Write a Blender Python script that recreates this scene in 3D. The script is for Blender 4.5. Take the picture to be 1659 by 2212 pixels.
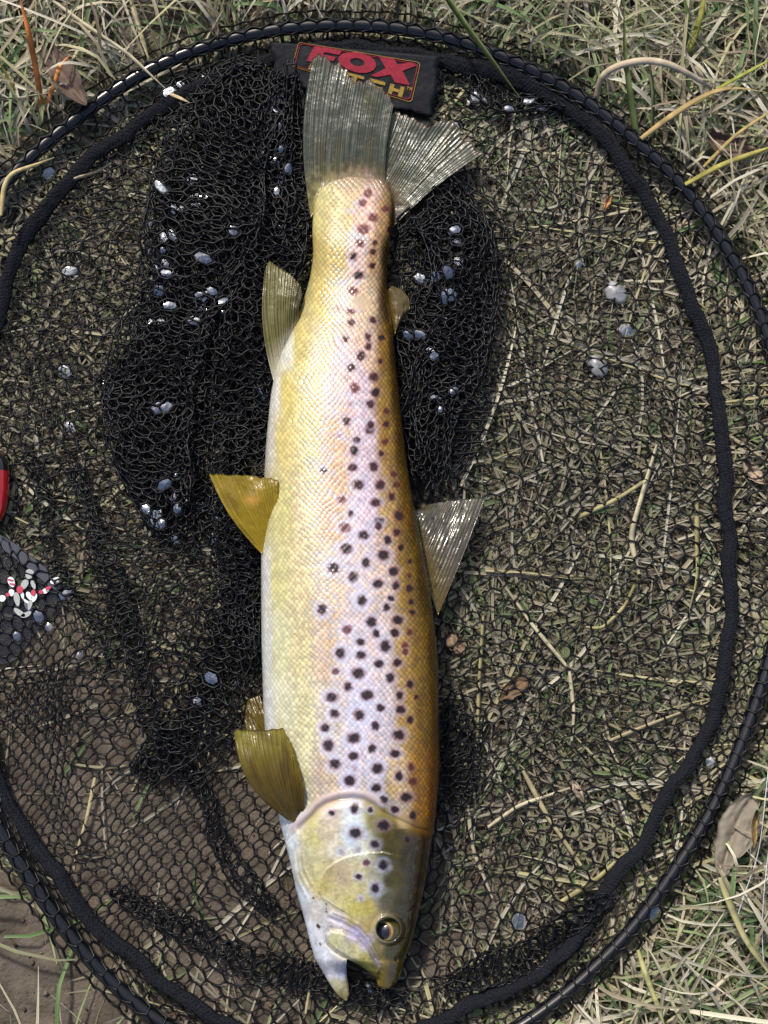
import bpy, math
import numpy as np
from mathutils import Vector
for o in list(bpy.data.objects): bpy.data.objects.remove(o)
scene = bpy.context.scene
R = math.radians
rng = np.random.default_rng(11)

# ------------------------------------------------------------------ camera
TILT = R(6.0); DIST = 0.86; TANH = 0.30/0.86
CF = np.array([0.0, math.sin(TILT), -math.cos(TILT)])      # forward
CU = np.array([0.0, math.cos(TILT), math.sin(TILT)])       # up
CR = np.array([1.0, 0.0, 0.0])
CP = -CF*DIST
cam_d = bpy.data.cameras.new('camera'); cam = bpy.data.objects.new('camera', cam_d)
scene.collection.objects.link(cam); scene.camera = cam
cam.location = CP.tolist(); cam.rotation_euler = (TILT, 0, 0)
cam_d.sensor_fit = 'VERTICAL'; cam_d.angle = 2*math.atan(TANH)
cam_d.clip_start = 0.01; cam_d.clip_end = 200
# ------------------------------------------------------------------ light
SUN_EL = R(52); SUN_AZ = R(-25)     # azimuth clockwise from +Y (picture up)
sd = Vector((math.sin(SUN_AZ)*math.cos(SUN_EL), math.cos(SUN_AZ)*math.cos(SUN_EL), math.sin(SUN_EL)))
w = bpy.data.worlds.new('World'); scene.world = w; w.use_nodes = True
nt = w.node_tree; bg = nt.nodes['Background']
sky = nt.nodes.new('ShaderNodeTexSky'); sky.sky_type = 'NISHITA'; sky.sun_disc = False
sky.sun_elevation = SUN_EL; sky.sun_rotation = SUN_AZ
sky.air_density = 1.0; sky.dust_density = 3.2; sky.ozone_density = 0.6
nt.links.new(sky.outputs[0], bg.inputs[0]); bg.inputs[1].default_value = 0.115
ld = bpy.data.lights.new('sun', 'SUN'); ld.energy = 2.6; ld.angle = R(4); ld.color = (1, .93, .81)
lo = bpy.data.objects.new('sun', ld); scene.collection.objects.link(lo)
lo.rotation_euler = sd.to_track_quat('Z', 'Y').to_euler()
scene.view_settings.view_transform = 'Standard'; scene.view_settings.look = 'None'
scene.view_settings.exposure = 0.5; scene.view_settings.gamma = 1

# ------------------------------------------------------------------ helpers
def P(px, py, z):
    """photo position (1659 x 2212 view) at height z -> world point"""
    px = np.asarray(px, float); py = np.asarray(py, float)
    z = np.broadcast_to(np.asarray(z, float), np.broadcast(px, py, np.asarray(z)).shape)
    x = (px-829.5)/1106*TANH; y = (1106-py)/1106*TANH
    d = CF + x[..., None]*CR + y[..., None]*CU
    t = (z-CP[2])/d[..., 2]
    return CP + t[..., None]*d
MPP = 0.30/1106          # metres per view pixel on the ground
def hsh(i, j, s):
    h = (i.astype(np.int64)*374761393 + j.astype(np.int64)*668265263 + s*1442695041) & 0xffffffff
    h = ((h ^ (h >> 13))*1274126177) & 0xffffffff
    h = h ^ (h >> 16)
    return (h & 0xffffff)/float(0xffffff)
def vn(x, y, s=0):
    x = np.asarray(x, float); y = np.asarray(y, float)
    i = np.floor(x); j = np.floor(y); f = x-i; g = y-j
    f = f*f*(3-2*f); g = g*g*(3-2*g)
    i = i.astype(np.int64); j = j.astype(np.int64)
    a = hsh(i, j, s); b = hsh(i+1, j, s); c = hsh(i, j+1, s); d = hsh(i+1, j+1, s)
    return (a*(1-f)+b*f)*(1-g)+(c*(1-f)+d*f)*g
def fbm(x, y, s=0, o=4):
    r = 0; a = .5; t = 0
    for k in range(o):
        r = r+a*vn(x*2**k, y*2**k, s+k*17); t += a; a *= .5
    return r/t
def sstep(a, b, x):
    t = np.clip((x-a)/(b-a), 0, 1); return t*t*(3-2*t)
def lin(c):
    c = np.asarray(c, float)/255.
    return np.where(c <= .04045, c/12.92, ((c+.055)/1.055)**2.4)
def gsm(a, s):
    n = int(3*s)+1; k = np.exp(-.5*(np.arange(-n, n+1)/s)**2); k /= k.sum()
    return np.convolve(np.pad(a, n, mode='reflect', reflect_type='odd'), k, mode='valid')

def mk(name, V, F, mat, parent=None, smooth=True, col=None):
    V = np.asarray(V, np.float32); me = bpy.data.meshes.new(name)
    if isinstance(F, np.ndarray): Fs = [F]
    else: Fs = [np.asarray(f) for f in F if len(f)]
    me.vertices.add(len(V)); me.vertices.foreach_set('co', V.ravel())
    nl = sum(f.size for f in Fs); npo = sum(len(f) for f in Fs)
    me.loops.add(nl); me.polygons.add(npo)
    me.loops.foreach_set('vertex_index', np.concatenate([f.ravel() for f in Fs]).astype(np.int32))
    tot = np.concatenate([np.full(len(f), f.shape[1]) for f in Fs])
    st = np.concatenate([[0], np.cumsum(tot)[:-1]])
    me.polygons.foreach_set('loop_start', st.astype(np.int32))
    me.polygons.foreach_set('use_smooth', np.full(npo, smooth))
    me.update(calc_edges=True); me.validate()
    if col is not None:
        at = me.color_attributes.new('Col', 'FLOAT_COLOR', 'POINT')
        c = np.ones((len(V), 4), np.float32); c[:, :np.shape(col)[-1]] = col
        at.data.foreach_set('color', c.ravel())
    if mat: me.materials.append(mat)
    o = bpy.data.objects.new(name, me); scene.collection.objects.link(o)
    if parent: o.parent = parent
    return o
def tag(o, label=None, cat=None, group=None, kind=None):
    if label: o['label'] = label
    if cat: o['category'] = cat
    if group: o['group'] = group
    if kind: o['kind'] = kind
    return o
def empty(name, loc=(0, 0, 0)):
    o = bpy.data.objects.new(name, None); scene.collection.objects.link(o); o.empty_display_size = .02
    return o

def mat(name, color=None, rough=.5, spec=.5, coat=0, coat_r=.1, vcol=False, transl=0, transp=0, noise=None, bump=None, metal=0):
    m = bpy.data.materials.new(name); m.use_nodes = True; n = m.node_tree.nodes; l = m.node_tree.links
    b = n['Principled BSDF']; out = n['Material Output']
    b.inputs['Roughness'].default_value = rough; b.inputs['Specular IOR Level'].default_value = spec
    b.inputs['Coat Weight'].default_value = coat; b.inputs['Coat Roughness'].default_value = coat_r
    b.inputs['Metallic'].default_value = metal
    src = None
    if vcol:
        a = n.new('ShaderNodeVertexColor'); a.layer_name = 'Col'; src = a.outputs[0]
    elif color is not None:
        rg = n.new('ShaderNodeRGB'); rg.outputs[0].default_value = (*color, 1); src = rg.outputs[0]
    tc = n.new('ShaderNodeTexCoord')
    if noise:
        sc, amt = noise
        t = n.new('ShaderNodeTexNoise'); t.inputs['Scale'].default_value = sc; t.inputs['Detail'].default_value = 6
        l.new(tc.outputs['Object'], t.inputs['Vector'])
        mr = n.new('ShaderNodeMapRange'); mr.inputs[1].default_value = .3; mr.inputs[2].default_value = .7
        mr.inputs[3].default_value = 1-amt; mr.inputs[4].default_value = 1+amt
        l.new(t.outputs[0], mr.inputs[0])
        mx = n.new('ShaderNodeMix'); mx.data_type = 'RGBA'; mx.blend_type = 'MULTIPLY'; mx.inputs[0].default_value = 1
        l.new(src, mx.inputs[6]); l.new(mr.outputs[0], mx.inputs[7]); src = mx.outputs[2]
    l.new(src, b.inputs['Base Color'])
    if bump:
        t = n.new('ShaderNodeTexNoise'); t.inputs['Scale'].default_value = bump[0]; t.inputs['Detail'].default_value = 4
        l.new(tc.outputs['Object'], t.inputs['Vector'])
        bp = n.new('ShaderNodeBump'); bp.inputs['Strength'].default_value = bump[1]; bp.inputs['Distance'].default_value = bump[2]
        l.new(t.outputs[0], bp.inputs['Height']); l.new(bp.outputs[0], b.inputs['Normal'])
        l.new(bp.outputs[0], b.inputs['Coat Normal'])
    sh = b.outputs[0]
    if transl:
        tr = n.new('ShaderNodeBsdfTranslucent'); l.new(src, tr.inputs[0])
        ms = n.new('ShaderNodeMixShader'); ms.inputs[0].default_value = transl
        l.new(sh, ms.inputs[1]); l.new(tr.outputs[0], ms.inputs[2]); sh = ms.outputs[0]
    if transp:
        tp = n.new('ShaderNodeBsdfTransparent'); ms = n.new('ShaderNodeMixShader'); ms.inputs[0].default_value = transp
        l.new(sh, ms.inputs[1]); l.new(tp.outputs[0], ms.inputs[2]); sh = ms.outputs[0]
    l.new(sh, out.inputs[0])
    return m

M = {}
M['soil'] = mat('soil', (.100, .083, .066), .95, .15, noise=(60, .45), bump=(420, .8, .002))
M['clod'] = mat('clod', vcol=True, rough=.95, spec=.15, bump=(900, .6, .001))
M['blade'] = mat('blade', vcol=True, rough=.55, spec=.35, transl=.2)
M['thread'] = mat('thread', (.0035, .0038, .0055), .4, .26)
M['tape'] = mat('tape', (.005, .0062, .0105), .7, .18, noise=(900, .5), bump=(700, .8, .0015))
M['tube'] = mat('tube', (.006, .006, .008), .22, .45, coat=.25, coat_r=.1, bump=(60, .05, .002))
M['patch'] = mat('patch', (.005, .006, .010), .6, .18, bump=(60, .3, .006))
M['logored'] = mat('logo_red', (.24, .012, .03), .6, .2, noise=(500, .25))
M['logogold'] = mat('logo_gold', (.24, .16, .025), .6, .25, noise=(500, .25))
M['skin'] = mat('skin', vcol=True, rough=.27, spec=.5, coat=.2, coat_r=.15)
_m = M['skin']; _n = _m.node_tree.nodes; _a = [q for q in _n if q.type == 'VERTEX_COLOR'][0]
_m.node_tree.links.new(_a.outputs['Alpha'], _n['Principled BSDF'].inputs['Coat Weight']); _n['Principled BSDF'].inputs['Coat Roughness'].default_value = .09
M['fin'] = mat('fin', vcol=True, rough=.3, spec=.5, coat=.3, coat_r=.12, transl=.14, transp=.12, bump=(110, .35, .003))
M['clearfin'] = mat('clear_fin', vcol=True, rough=.25, spec=.6, coat=.8, coat_r=.1, transl=.1, transp=.34, bump=(70, .35, .004))
M['eye'] = mat('eye', vcol=True, rough=.12, spec=.6, coat=1, coat_r=.03)
M['pupil'] = mat('pupil', (.006, .007, .012), .06, .7, coat=1, coat_r=.02)
M['leaf'] = mat('leaf', vcol=True, rough=.75, spec=.25, transl=.1, noise=(150, .3))
M['wetstone'] = mat('wetstone', (.22, .22, .22), .08, .8, coat=1, coat_r=.03, noise=(300, .5))
M['redgloss'] = mat('redgloss', (.38, .008, .012), .12, .6, coat=1, coat_r=.04)
M['blackgloss'] = mat('blackgloss', (.012, .008, .01), .15, .6, coat=1, coat_r=.05)
M['pouch'] = mat('pouch', (.016, .018, .026), .3, .4, coat=.15, transp=.5, bump=(90, .3, .003))
M['petalwhite'] = mat('petalwhite', (.75, .76, .8), .4)
M['petalgrey'] = mat('petalgrey', (.33, .35, .34), .4)
M['petalred'] = mat('petalred', (.42, .03, .07), .4)
M['line'] = mat('line', (.7, .7, .75), .25, .6, transp=.2)
def film_mat():
    m = bpy.data.materials.new('water_film'); m.use_nodes = True; n = m.node_tree.nodes; l = m.node_tree.links
    n.remove(n['Principled BSDF']); out = n['Material Output']
    g = n.new('ShaderNodeBsdfGlossy'); g.inputs['Roughness'].default_value = .03; g.inputs['Color'].default_value = (.8, .88, 1, 1)
    t = n.new('ShaderNodeBsdfTransparent'); ms = n.new('ShaderNodeMixShader'); ms.inputs[0].default_value = .28
    ns = n.new('ShaderNodeTexNoise'); ns.inputs['Scale'].default_value = 180
    tc = n.new('ShaderNodeTexCoord'); l.new(tc.outputs['Object'], ns.inputs['Vector'])
    bp = n.new('ShaderNodeBump'); bp.inputs['Strength'].default_value = .5; bp.inputs['Distance'].default_value = .0015
    l.new(ns.outputs[0], bp.inputs['Height']); l.new(bp.outputs[0], g.inputs['Normal'])
    l.new(t.outputs[0], ms.inputs[1]); l.new(g.outputs[0], ms.inputs[2]); l.new(ms.outputs[0], out.inputs[0])
    return m
M['film'] = film_mat()

# ------------------------------------------------------------------ net outline (needed by the grass)
ring_px = [(740,54),(600,62),(510,82),(430,106),(310,152),(250,195),(150,270),(60,345),(0,400),(-70,510),(-120,750),(-140,1050),(-120,1350),(-70,1640),(10,1819),(50,1869),(105,1959),(170,2044),(250,2129),(325,2199),(440,2262),(620,2315),(850,2318),(1040,2265),(1169,2189),(1279,2094),(1369,2004),(1454,1879),(1529,1769),(1584,1646),(1629,1531),(1654,1456),(1690,1300),(1703,1100),(1692,900),(1659,718),(1626,640),(1579,550),(1529,472),(1479,400),(1404,330),(1329,272),(1279,225),(1204,175),(1129,142),(1029,100),(929,72),(829,56)]
tape_px = [(400,210),(325,262),(225,325),(150,390),(90,470),(40,545),(5,650),(-30,800),(-48,1000),(-50,1250),(-35,1500),(10,1724),(55,1794),(125,1884),(200,1979),(300,2069),(415,2180),(560,2235),(760,2250),(929,2204),(1019,2169),(1109,2139),(1179,2089),(1259,1999),(1329,1899),(1394,1804),(1454,1689),(1509,1616),(1544,1531),(1564,1431),(1579,1306),(1579,1221),(1561,1110),(1559,953),(1554,853),(1529,753),(1499,663),(1464,583),(1444,540),(1404,450),(1359,365),(1304,300),(1254,238),(1154,190),(1054,160),(944,125),(830,110),(700,108),(600,125),(500,165)]
NC = np.array([0.0, -0.012])
NA = 1440; TH = np.arange(NA)*2*math.pi/NA
def polar(pts, z, sm):
    w_ = P([p[0] for p in pts], [p[1] for p in pts], z)[:, :2]-NC
    th = np.mod(np.arctan2(w_[:, 1], w_[:, 0]), 2*math.pi); r = np.hypot(w_[:, 0], w_[:, 1])
    i = np.argsort(th); th = th[i]; r = r[i]
    th = np.concatenate([th-2*math.pi, th, th+2*math.pi]); r = np.tile(r, 3)
    rr = np.interp(np.concatenate([TH-2*math.pi, TH, TH+2*math.pi]), th, r)
    return gsm(rr, sm)[NA:2*NA]
RZ = .0185
RR = polar(ring_px, RZ, 16); RT = polar(tape_px, .014, 14)
def rad(tab, x, y):
    th = np.mod(np.arctan2(y-NC[1], x-NC[0]), 2*math.pi)/(2*math.pi)*NA
    i = th.astype(int) % NA; f = th-np.floor(th)
    return tab[i]*(1-f)+tab[(i+1) % NA]*f
def rel(x, y): return np.hypot(x-NC[0], y-NC[1])-rad(RR, x, y)     # <0 inside the frame
FLOOR = .0105

# ------------------------------------------------------------------ ground
def w2p(x, y):
    return x/MPP+829.5, 1106-y/MPP
def soilmask(x, y):
    px, py = w2p(x, y)
    m = np.zeros_like(px)
    for (cx, cy, rx, ry, a) in [(250,1950,480,400,1),(60,1520,280,300,.95),(700,1950,330,330,.95),(1060,2000,150,210,.85),(400,1600,260,240,.85),
                                (330,40,210,110,.8),(180,1100,160,200,.45),(-200,2200,500,500,1),(600,2300,500,200,.8),(950,2080,200,110,.8),(-400,1500,300,400,.6)]:
        d = ((px-cx)/rx)**2+((py-cy)/ry)**2
        m = np.maximum(m, a*np.exp(-np.maximum(d-.25, 0)*1.2))
    return np.clip(m+(fbm(x*14, y*14, 5)-.5)*.55, 0, 1)
def gz(x, y):
    return .0012+.0045*soilmask(x, y)*sstep(.9, .5, np.hypot(x, y))+(fbm(x*30, y*30, 3)-.5)*.005+(fbm(x*170, y*170, 9)-.5)*.0022
def axis(lim, n, far):
    a = np.linspace(-lim, lim, n); o = lim+np.geomspace(.01, far, 40)
    return np.concatenate([-o[::-1], a, o])
gx = axis(.55, 420, 30); gy = axis(.6, 460, 30)
X, Y = np.meshgrid(gx, gy); Z = gz(X, Y)
def gridf(nr, nc, off=0):
    i = np.arange(nr*nc).reshape(nr, nc)+off
    return np.stack([i[:-1, :-1], i[:-1, 1:], i[1:, 1:], i[1:, :-1]], -1).reshape(-1, 4)
g = mk('ground', np.stack([X, Y, Z], -1).reshape(-1, 3), gridf(*X.shape), M['soil'])
tag(g, kind='structure')

# ------------------------------------------------------------------ grass and litter
def blades(name, bx, by, z0, head, L, wid, lift, curl, roll, col, parent=None, n=6, lim=True, tipz=None):
    N = len(bx); s = np.linspace(0, 1, n)
    a = head[:, None]+curl[:, None]*(s[None]-.5)
    dx = np.cos(a)*L[:, None]/(n-1); dy = np.sin(a)*L[:, None]/(n-1)
    x = bx[:, None]+np.cumsum(dx, 1)-dx[:, :1]; y = by[:, None]+np.cumsum(dy, 1)-dy[:, :1]
    z = z0[:, None]+lift[:, None]*np.sin(s[None]*math.pi*.85)
    if lim:
        r = rel(x, y); ins = r < .012
        z = np.where(ins, np.minimum(z, FLOOR-.0022+.0014*np.sin(x*900+y*700)), z)
    gzv = gz(x, y); z = np.maximum(z, gzv+.0006)
    prof = np.interp(s, [0, .25, .7, 1], [.75, 1, .8, .12])
    hw = wid[:, None]*.5*prof[None]
    rl = roll[:, None]+s[None]*.5
    nx = -np.sin(a)*np.cos(rl); ny = np.cos(a)*np.cos(rl); nz = np.sin(rl)
    c = np.stack([x, y, z], -1); sd_ = np.stack([nx, ny, nz*.8], -1)*hw[..., None]
    mid = c.copy(); mid[..., 2] -= hw*.35
    V = np.stack([c-sd_, mid, c+sd_], 2)           # N,n,3,3
    idx = np.arange(N*n*3).reshape(N, n, 3)
    F = np.stack([idx[:, :-1, :-1], idx[:, :-1, 1:], idx[:, 1:, 1:], idx[:, 1:, :-1]], -1).reshape(-1, 4)
    cs = col[:, None, None, :]*(1+.25*(s[None, :, None, None]-.5))*np.ones((1, 1, 3, 1))
    cs = cs*np.array([1.06, .86, 1.0])[None, None, :, None]
    return mk(name, V.reshape(-1, 3), F, M['blade'], parent, True, cs.reshape(-1, 3))
dry_pal = np.array([(.46,.41,.28),(.58,.54,.41),(.34,.29,.20),(.40,.37,.28),(.22,.175,.12),(.31,.32,.18),(.45,.42,.24),(.53,.50,.40)])
grn_pal = np.array([(.10,.17,.06),(.14,.22,.085),(.20,.27,.12),(.25,.31,.15),(.085,.14,.055)])
def scatter(N, xl, yl, keep):
    x = rng.uniform(-xl, xl, N); y = rng.uniform(-yl, yl, N)
    k = rng.random(N) < keep(x, y); return x[k], y[k]
def dens(x, y): return np.clip(1-1.15*soilmask(x, y), .025, 1)*np.where(np.maximum(abs(x)/.42, abs(y)/.5) < 1, 1, .45)
x, y = scatter(92000, .75, .8, dens); N = len(x); ou = rel(x, y) > 0
z0 = gz(x, y)+rng.random(N)**1.5*np.where(ou, .026, .008)
L = (.012+.045*rng.random(N)**1.6)*np.where(ou, 2.0, 1.8); wd = (.0009+.0020*rng.random(N)**1.5)*np.where(ou, 1, .85)
c = dry_pal[rng.integers(0, len(dry_pal), N)]*rng.uniform(.6, 1.2, (N, 1))*np.where(ou, 1.0, .58)[:, None]  # shade inside the net put into the straw colour, darker within the frame
hd = rng.uniform(0, 2*math.pi, N)+.0
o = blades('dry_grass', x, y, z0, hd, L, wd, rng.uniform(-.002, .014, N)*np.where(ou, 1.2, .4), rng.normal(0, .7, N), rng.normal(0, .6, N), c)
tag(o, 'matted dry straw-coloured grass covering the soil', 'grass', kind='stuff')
# long flattened stems among the thatch
x, y = scatter(1500, .75, .8, lambda x, y: np.clip(1-1.0*soilmask(x, y), .05, 1)); N = len(x); ou = rel(x, y) > 0
c = dry_pal[rng.choice([0, 1, 6, 7], N)]*rng.uniform(.75, 1.15, (N, 1))
o = blades('flattened_straw', x, y, gz(x, y)+np.where(ou, .012, .0085)+rng.random(N)*.004, rng.normal(.9, .9, N)+math.pi*(rng.random(N) < .5), rng.uniform(.05, .13, N), rng.uniform(.0014, .0027, N), np.where(ou, .008, .001)*rng.random(N), rng.normal(0, .35, N), rng.normal(0, .35, N), c, n=9)
tag(o, 'long pale flattened straw stems strewn through the thatch', 'straw', kind='stuff')
def gdens(x, y):
    px, py = w2p(x, y)
    m = .25+.75*np.clip(fbm(x*9, y*9, 44)*2-.6, 0, 1)
    m = m*np.where((px > 1000) | (py < 350), 1, .45)*np.where((rel(x, y) > 0) & (px > 900), 2.4, 1)
    return np.clip(m*(1-1.05*soilmask(x, y)), .01, 1)*np.where(np.maximum(abs(x)/.42, abs(y)/.5) < 1, 1, .5)
x, y = scatter(27000, .75, .8, gdens); N = len(x); ou = rel(x, y) > 0
z0 = gz(x, y)+rng.random(N)*np.where(ou, .014, .006)
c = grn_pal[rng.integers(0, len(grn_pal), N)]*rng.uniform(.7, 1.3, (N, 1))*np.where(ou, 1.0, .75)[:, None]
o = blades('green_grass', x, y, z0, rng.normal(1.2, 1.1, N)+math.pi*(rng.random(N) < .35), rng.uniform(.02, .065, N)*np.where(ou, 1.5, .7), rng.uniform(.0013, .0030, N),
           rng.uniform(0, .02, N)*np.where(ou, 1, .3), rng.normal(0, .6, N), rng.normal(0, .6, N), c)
tag(o, 'short green grass blades growing through the dry thatch', 'grass', kind='stuff')
# soil crumbs
x, y = scatter(26000, .6, .7, lambda x, y: np.clip(soilmask(x, y)*1.1, .06, 1)); N = len(x)
oc = np.array([(1,0,0),(-1,0,0),(0,1,0),(0,-1,0),(0,0,1),(0,0,-1)], float)
of = np.array([(0,2,4),(2,1,4),(1,3,4),(3,0,4),(2,0,5),(1,2,5),(3,1,5),(0,3,5)])
sz = .0004+.0021*rng.random(N)**4
V = oc[None]*(sz[:, None, None]*rng.uniform(.6, 1.3, (N, 6, 1)))+rng.normal(0, .25, (N, 6, 3))*sz[:, None, None]
V += np.stack([x, y, gz(x, y)+sz*.4], -1)[:, None]
F = (of[None]+(np.arange(N)*6)[:, None, None]).reshape(-1, 3)
cc = np.array([(.12,.092,.064),(.17,.135,.1),(.075,.056,.04),(.23,.2,.16)])[rng.choice(4, N, p=[.45,.3,.22,.03])]
o = mk('soil_crumbs', V.reshape(-1, 3), F, M['clod'], None, True, np.repeat(cc, 6, 0))
tag(o, 'loose brown crumbs of earth on the bare soil', 'soil', kind='stuff')

# ------------------------------------------------------------------ landing net
net = empty('landing_net')
tag(net, 'black landing net with round tubular frame and knotless mesh, holding the trout', 'landing net')
net.location = (0, 0, 0)
def honey(u0, u1, v0, v1, a, ang=0.0):
    """honeycomb covering the rectangle; returns node positions, edges, hexagon index lists"""
    d = a/math.sqrt(3)
    ni = int((u1-u0)/a)+int((v1-v0)/a)+6; nj = int((v1-v0)/(a*math.sqrt(3)/2))+4
    i, j = np.meshgrid(np.arange(-nj//2-2, ni), np.arange(-2, nj), indexing='ij')
    A = np.stack([i*a+j*a/2+u0, j*a*math.sqrt(3)/2+v0], -1); B = A+np.array([0, d])
    n = i.size; ida = np.arange(n).reshape(i.shape); idb = ida+n
    E = [np.stack([ida, idb], -1).reshape(-1, 2), np.stack([ida[:, 1:], idb[:, :-1]], -1).reshape(-1, 2), np.stack([ida[:-1, 1:], idb[1:, :-1]], -1).reshape(-1, 2)]
    H = np.stack([ida[:-1, 1:-1], idb[:-1, 1:-1], ida[:-1, 2:], idb[1:, 1:-1], ida[1:, 1:-1], idb[1:, :-2]], -1).reshape(-1, 6)
    return np.concatenate([A.reshape(-1, 2), B.reshape(-1, 2)]), np.concatenate(E), H
def tubes(P0, P1, r0, rm, name, mat_, parent, sag=.0006):
    N = len(P0); mid = (P0+P1)/2+rng.normal(0, sag, P0.shape)
    C = np.stack([P0, P0*.4+mid*.6, mid*.6+P1*.4, P1], 1)
    d = P1-P0; d /= np.linalg.norm(d, axis=1, keepdims=True)+1e-9
    up = np.where(abs(d[:, 2:3]) > .9, np.array([[1., 0, 0]]), np.array([[0, 0, 1.]]))
    n1 = np.cross(d, up); n1 /= np.linalg.norm(n1, axis=1, keepdims=True)+1e-9; n2 = np.cross(n1, d)
    rr = np.array([r0, rm, rm, r0])
    k = 4; a = np.arange(k)*2*math.pi/k
    off = n1[:, None]*np.cos(a)[None, :, None]+n2[:, None]*np.sin(a)[None, :, None]
    V = C[:, :, None]+off[:, None]*rr[None, :, None, None]
    idx = np.arange(N*4*k).reshape(N, 4, k); nx = np.roll(idx, -1, 2)
    F = np.stack([idx[:, :-1], nx[:, :-1], nx[:, 1:], idx[:, 1:]], -1).reshape(-1, 4)
    o = mk(name, V.reshape(-1, 3), F, mat_, parent)
    o['kind'] = 'stuff'
    return o
# frame tube
def sweep(name, C, r, k, mat_, parent, closed=False):
    C = np.asarray(C, float); n = len(C)
    if closed: d = np.roll(C, -1, 0)-np.roll(C, 1, 0)
    else: d = np.gradient(C, axis=0)
    d /= np.linalg.norm(d, axis=1, keepdims=True)
    n1 = np.cross(d, [0, 0, 1.]); n1 /= np.linalg.norm(n1, axis=1, keepdims=True)+1e-9; n2 = np.cross(n1, d)
    a = np.arange(k)*2*math.pi/k; r = np.broadcast_to(np.asarray(r, float), (n,))
    V = C[:, None]+(n1[:, None]*np.cos(a)[None, :, None]+n2[:, None]*np.sin(a)[None, :, None])*r[:, None, None]
    idx = np.arange(n*k).reshape(n, k); nx = np.roll(idx, -1, 1)
    if closed: F = np.stack([idx, nx, np.roll(nx, -1, 0), np.roll(idx, -1, 0)], -1).reshape(-1, 4)
    else: F = np.stack([idx[:-1], nx[:-1], nx[1:], idx[1:]], -1).reshape(-1, 4)
    return mk(name, V.reshape(-1, 3), F, mat_, parent)
ct, st = np.cos(TH), np.sin(TH)
sel = np.arange(0, NA, 4)
RC = np.stack([NC[0]+RR*ct, NC[1]+RR*st, np.full(NA, RZ)], -1)
sweep('frame', RC[sel], .0042, 16, M['tube'], net, True)
# edge tape: flat woven band following the inside of the frame
nt_ = 2880; th2 = np.arange(nt_)*2*math.pi/nt_
rt2 = np.interp(th2, np.append(TH, 2*math.pi), np.append(RT, RT[0])); rr2 = np.interp(th2, np.append(TH, 2*math.pi), np.append(RR, RR[0]))
wob = (fbm(np.cos(th2)*4+9, np.sin(th2)*4+9, 70)-.5)
tw = np.linspace(-1, 1, 13)
hwid = .0042*(1+.4*wob)[:, None]*(1+.35*(fbm(np.cos(th2)*40+90, np.sin(th2)*40+90, 71)-.5))[:, None]*np.ones(13)
tilt_ = .38+.5*wob
rt2 = rt2
rad_ = rt2[:, None]+((fbm(np.cos(th2)*11+30, np.sin(th2)*11+30, 72)-.5)*.008)[:, None]+tw[None]*hwid*np.cos(tilt_)[:, None]
zt = .0165+tw[None]*hwid*np.sin(tilt_)[:, None]+.0012*(1-tw[None]**2)+(wob*.006)[:, None]
S2 = th2*.28
weave = np.sin(S2[:, None]*2*math.pi/.0022+np.abs(tw[None])*5)*np.sin(tw[None]*14)
zt = zt+.0007*weave+(fbm(th2[:, None]*60, tw[None]*2, 73)-.5)*.0009
Vt = np.stack([NC[0]+rad_*np.cos(th2)[:, None], NC[1]+rad_*np.sin(th2)[:, None], zt], -1)
Vb = Vt.copy(); Vb[..., 2] -= .0012
nV = nt_*13; it = np.arange(nV).reshape(nt_, 13); ib = it+nV
def ringf(i): j = np.roll(i, -1, 0); return np.stack([i[:, :-1], j[:, :-1], j[:, 1:], i[:, 1:]], -1).reshape(-1, 4)
Fe = [ringf(it), ringf(ib)[:, ::-1]]
for cidx, fl in ((0, False), (12, True)):
    q = np.stack([it[:, cidx], np.roll(it[:, cidx], -1), np.roll(ib[:, cidx], -1), ib[:, cidx]], -1)
    Fe.append(q[:, ::-1] if not fl else q)
mk('edge_tape', np.concatenate([Vt.reshape(-1, 3), Vb.reshape(-1, 3)]), np.concatenate(Fe), M['tape'], net)
# collar mesh: from the tape up, over the frame tube and down its outside
per = float(np.sum(np.linalg.norm(np.diff(RC, axis=0), axis=1))); ac = .0098; ncell = round(per/ac); ac = per/ncell
nodes, E, H = honey(-.02, per+.02, -.003, .050, ac)
k = (nodes[:, 1] >= .005) & (nodes[:, 1] <= .050) & (nodes[:, 0] > -.002) & (nodes[:, 0] < per+.002)
def collar(u, v):
    th = u/per*2*math.pi+.05*np.sin(u*31)*0
    jt = (fbm(u*40, v*60, 21)-.5)
    r_r = np.interp(np.mod(th, 2*math.pi), np.append(TH, 2*math.pi), np.append(RR, RR[0]))
    r_t = np.interp(np.mod(th, 2*math.pi), np.append(TH, 2*math.pi), np.append(RT, RT[0]))
    a = np.clip(v/.028, 0, 1); q = np.clip((v-.028)/.022, 0, 1)
    ang = np.pi*.95*(1-q)                      # around the tube: inner side -> outer side
    rt = .0051
    xr = np.where(v < .028, r_t+(r_r-rt-r_t)*a, r_r+rt*np.cos(ang)+q**2*.006)
    xz = np.where(v < .028, .0165+(RZ+.001-.0165)*a-.004*np.sin(a*math.pi)*(r_r-r_t > .012), RZ+rt*np.sin(ang)-q**3*.004)
    xr = np.where(v < 0, r_t+v*.9, xr)
    xz = np.where(v < 0, np.interp(v, [-.006, 0], [.0205, .0200]), np.where(v < .028, np.maximum(xz, .0200-v*.6), xz))
    xr = xr+jt*.003; xz = xz+np.where(v < .028, (fbm(u*25, v*30, 22)-.5)*.007, 0)
    th = th+(fbm(u*30, v*50, 23)-.5)*.008
    return np.stack([NC[0]+xr*np.cos(th), NC[1]+xr*np.sin(th), xz], -1)
PN = collar(nodes[:, 0], nodes[:, 1]); e = E[k[E[:, 0]] & k[E[:, 1]]]
tubes(PN[e[:, 0]], PN[e[:, 1]], .00085, .00062, 'collar_mesh', M['thread'], net, .0004)
films = []
Hc = H[k[H].all(1)]
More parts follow.
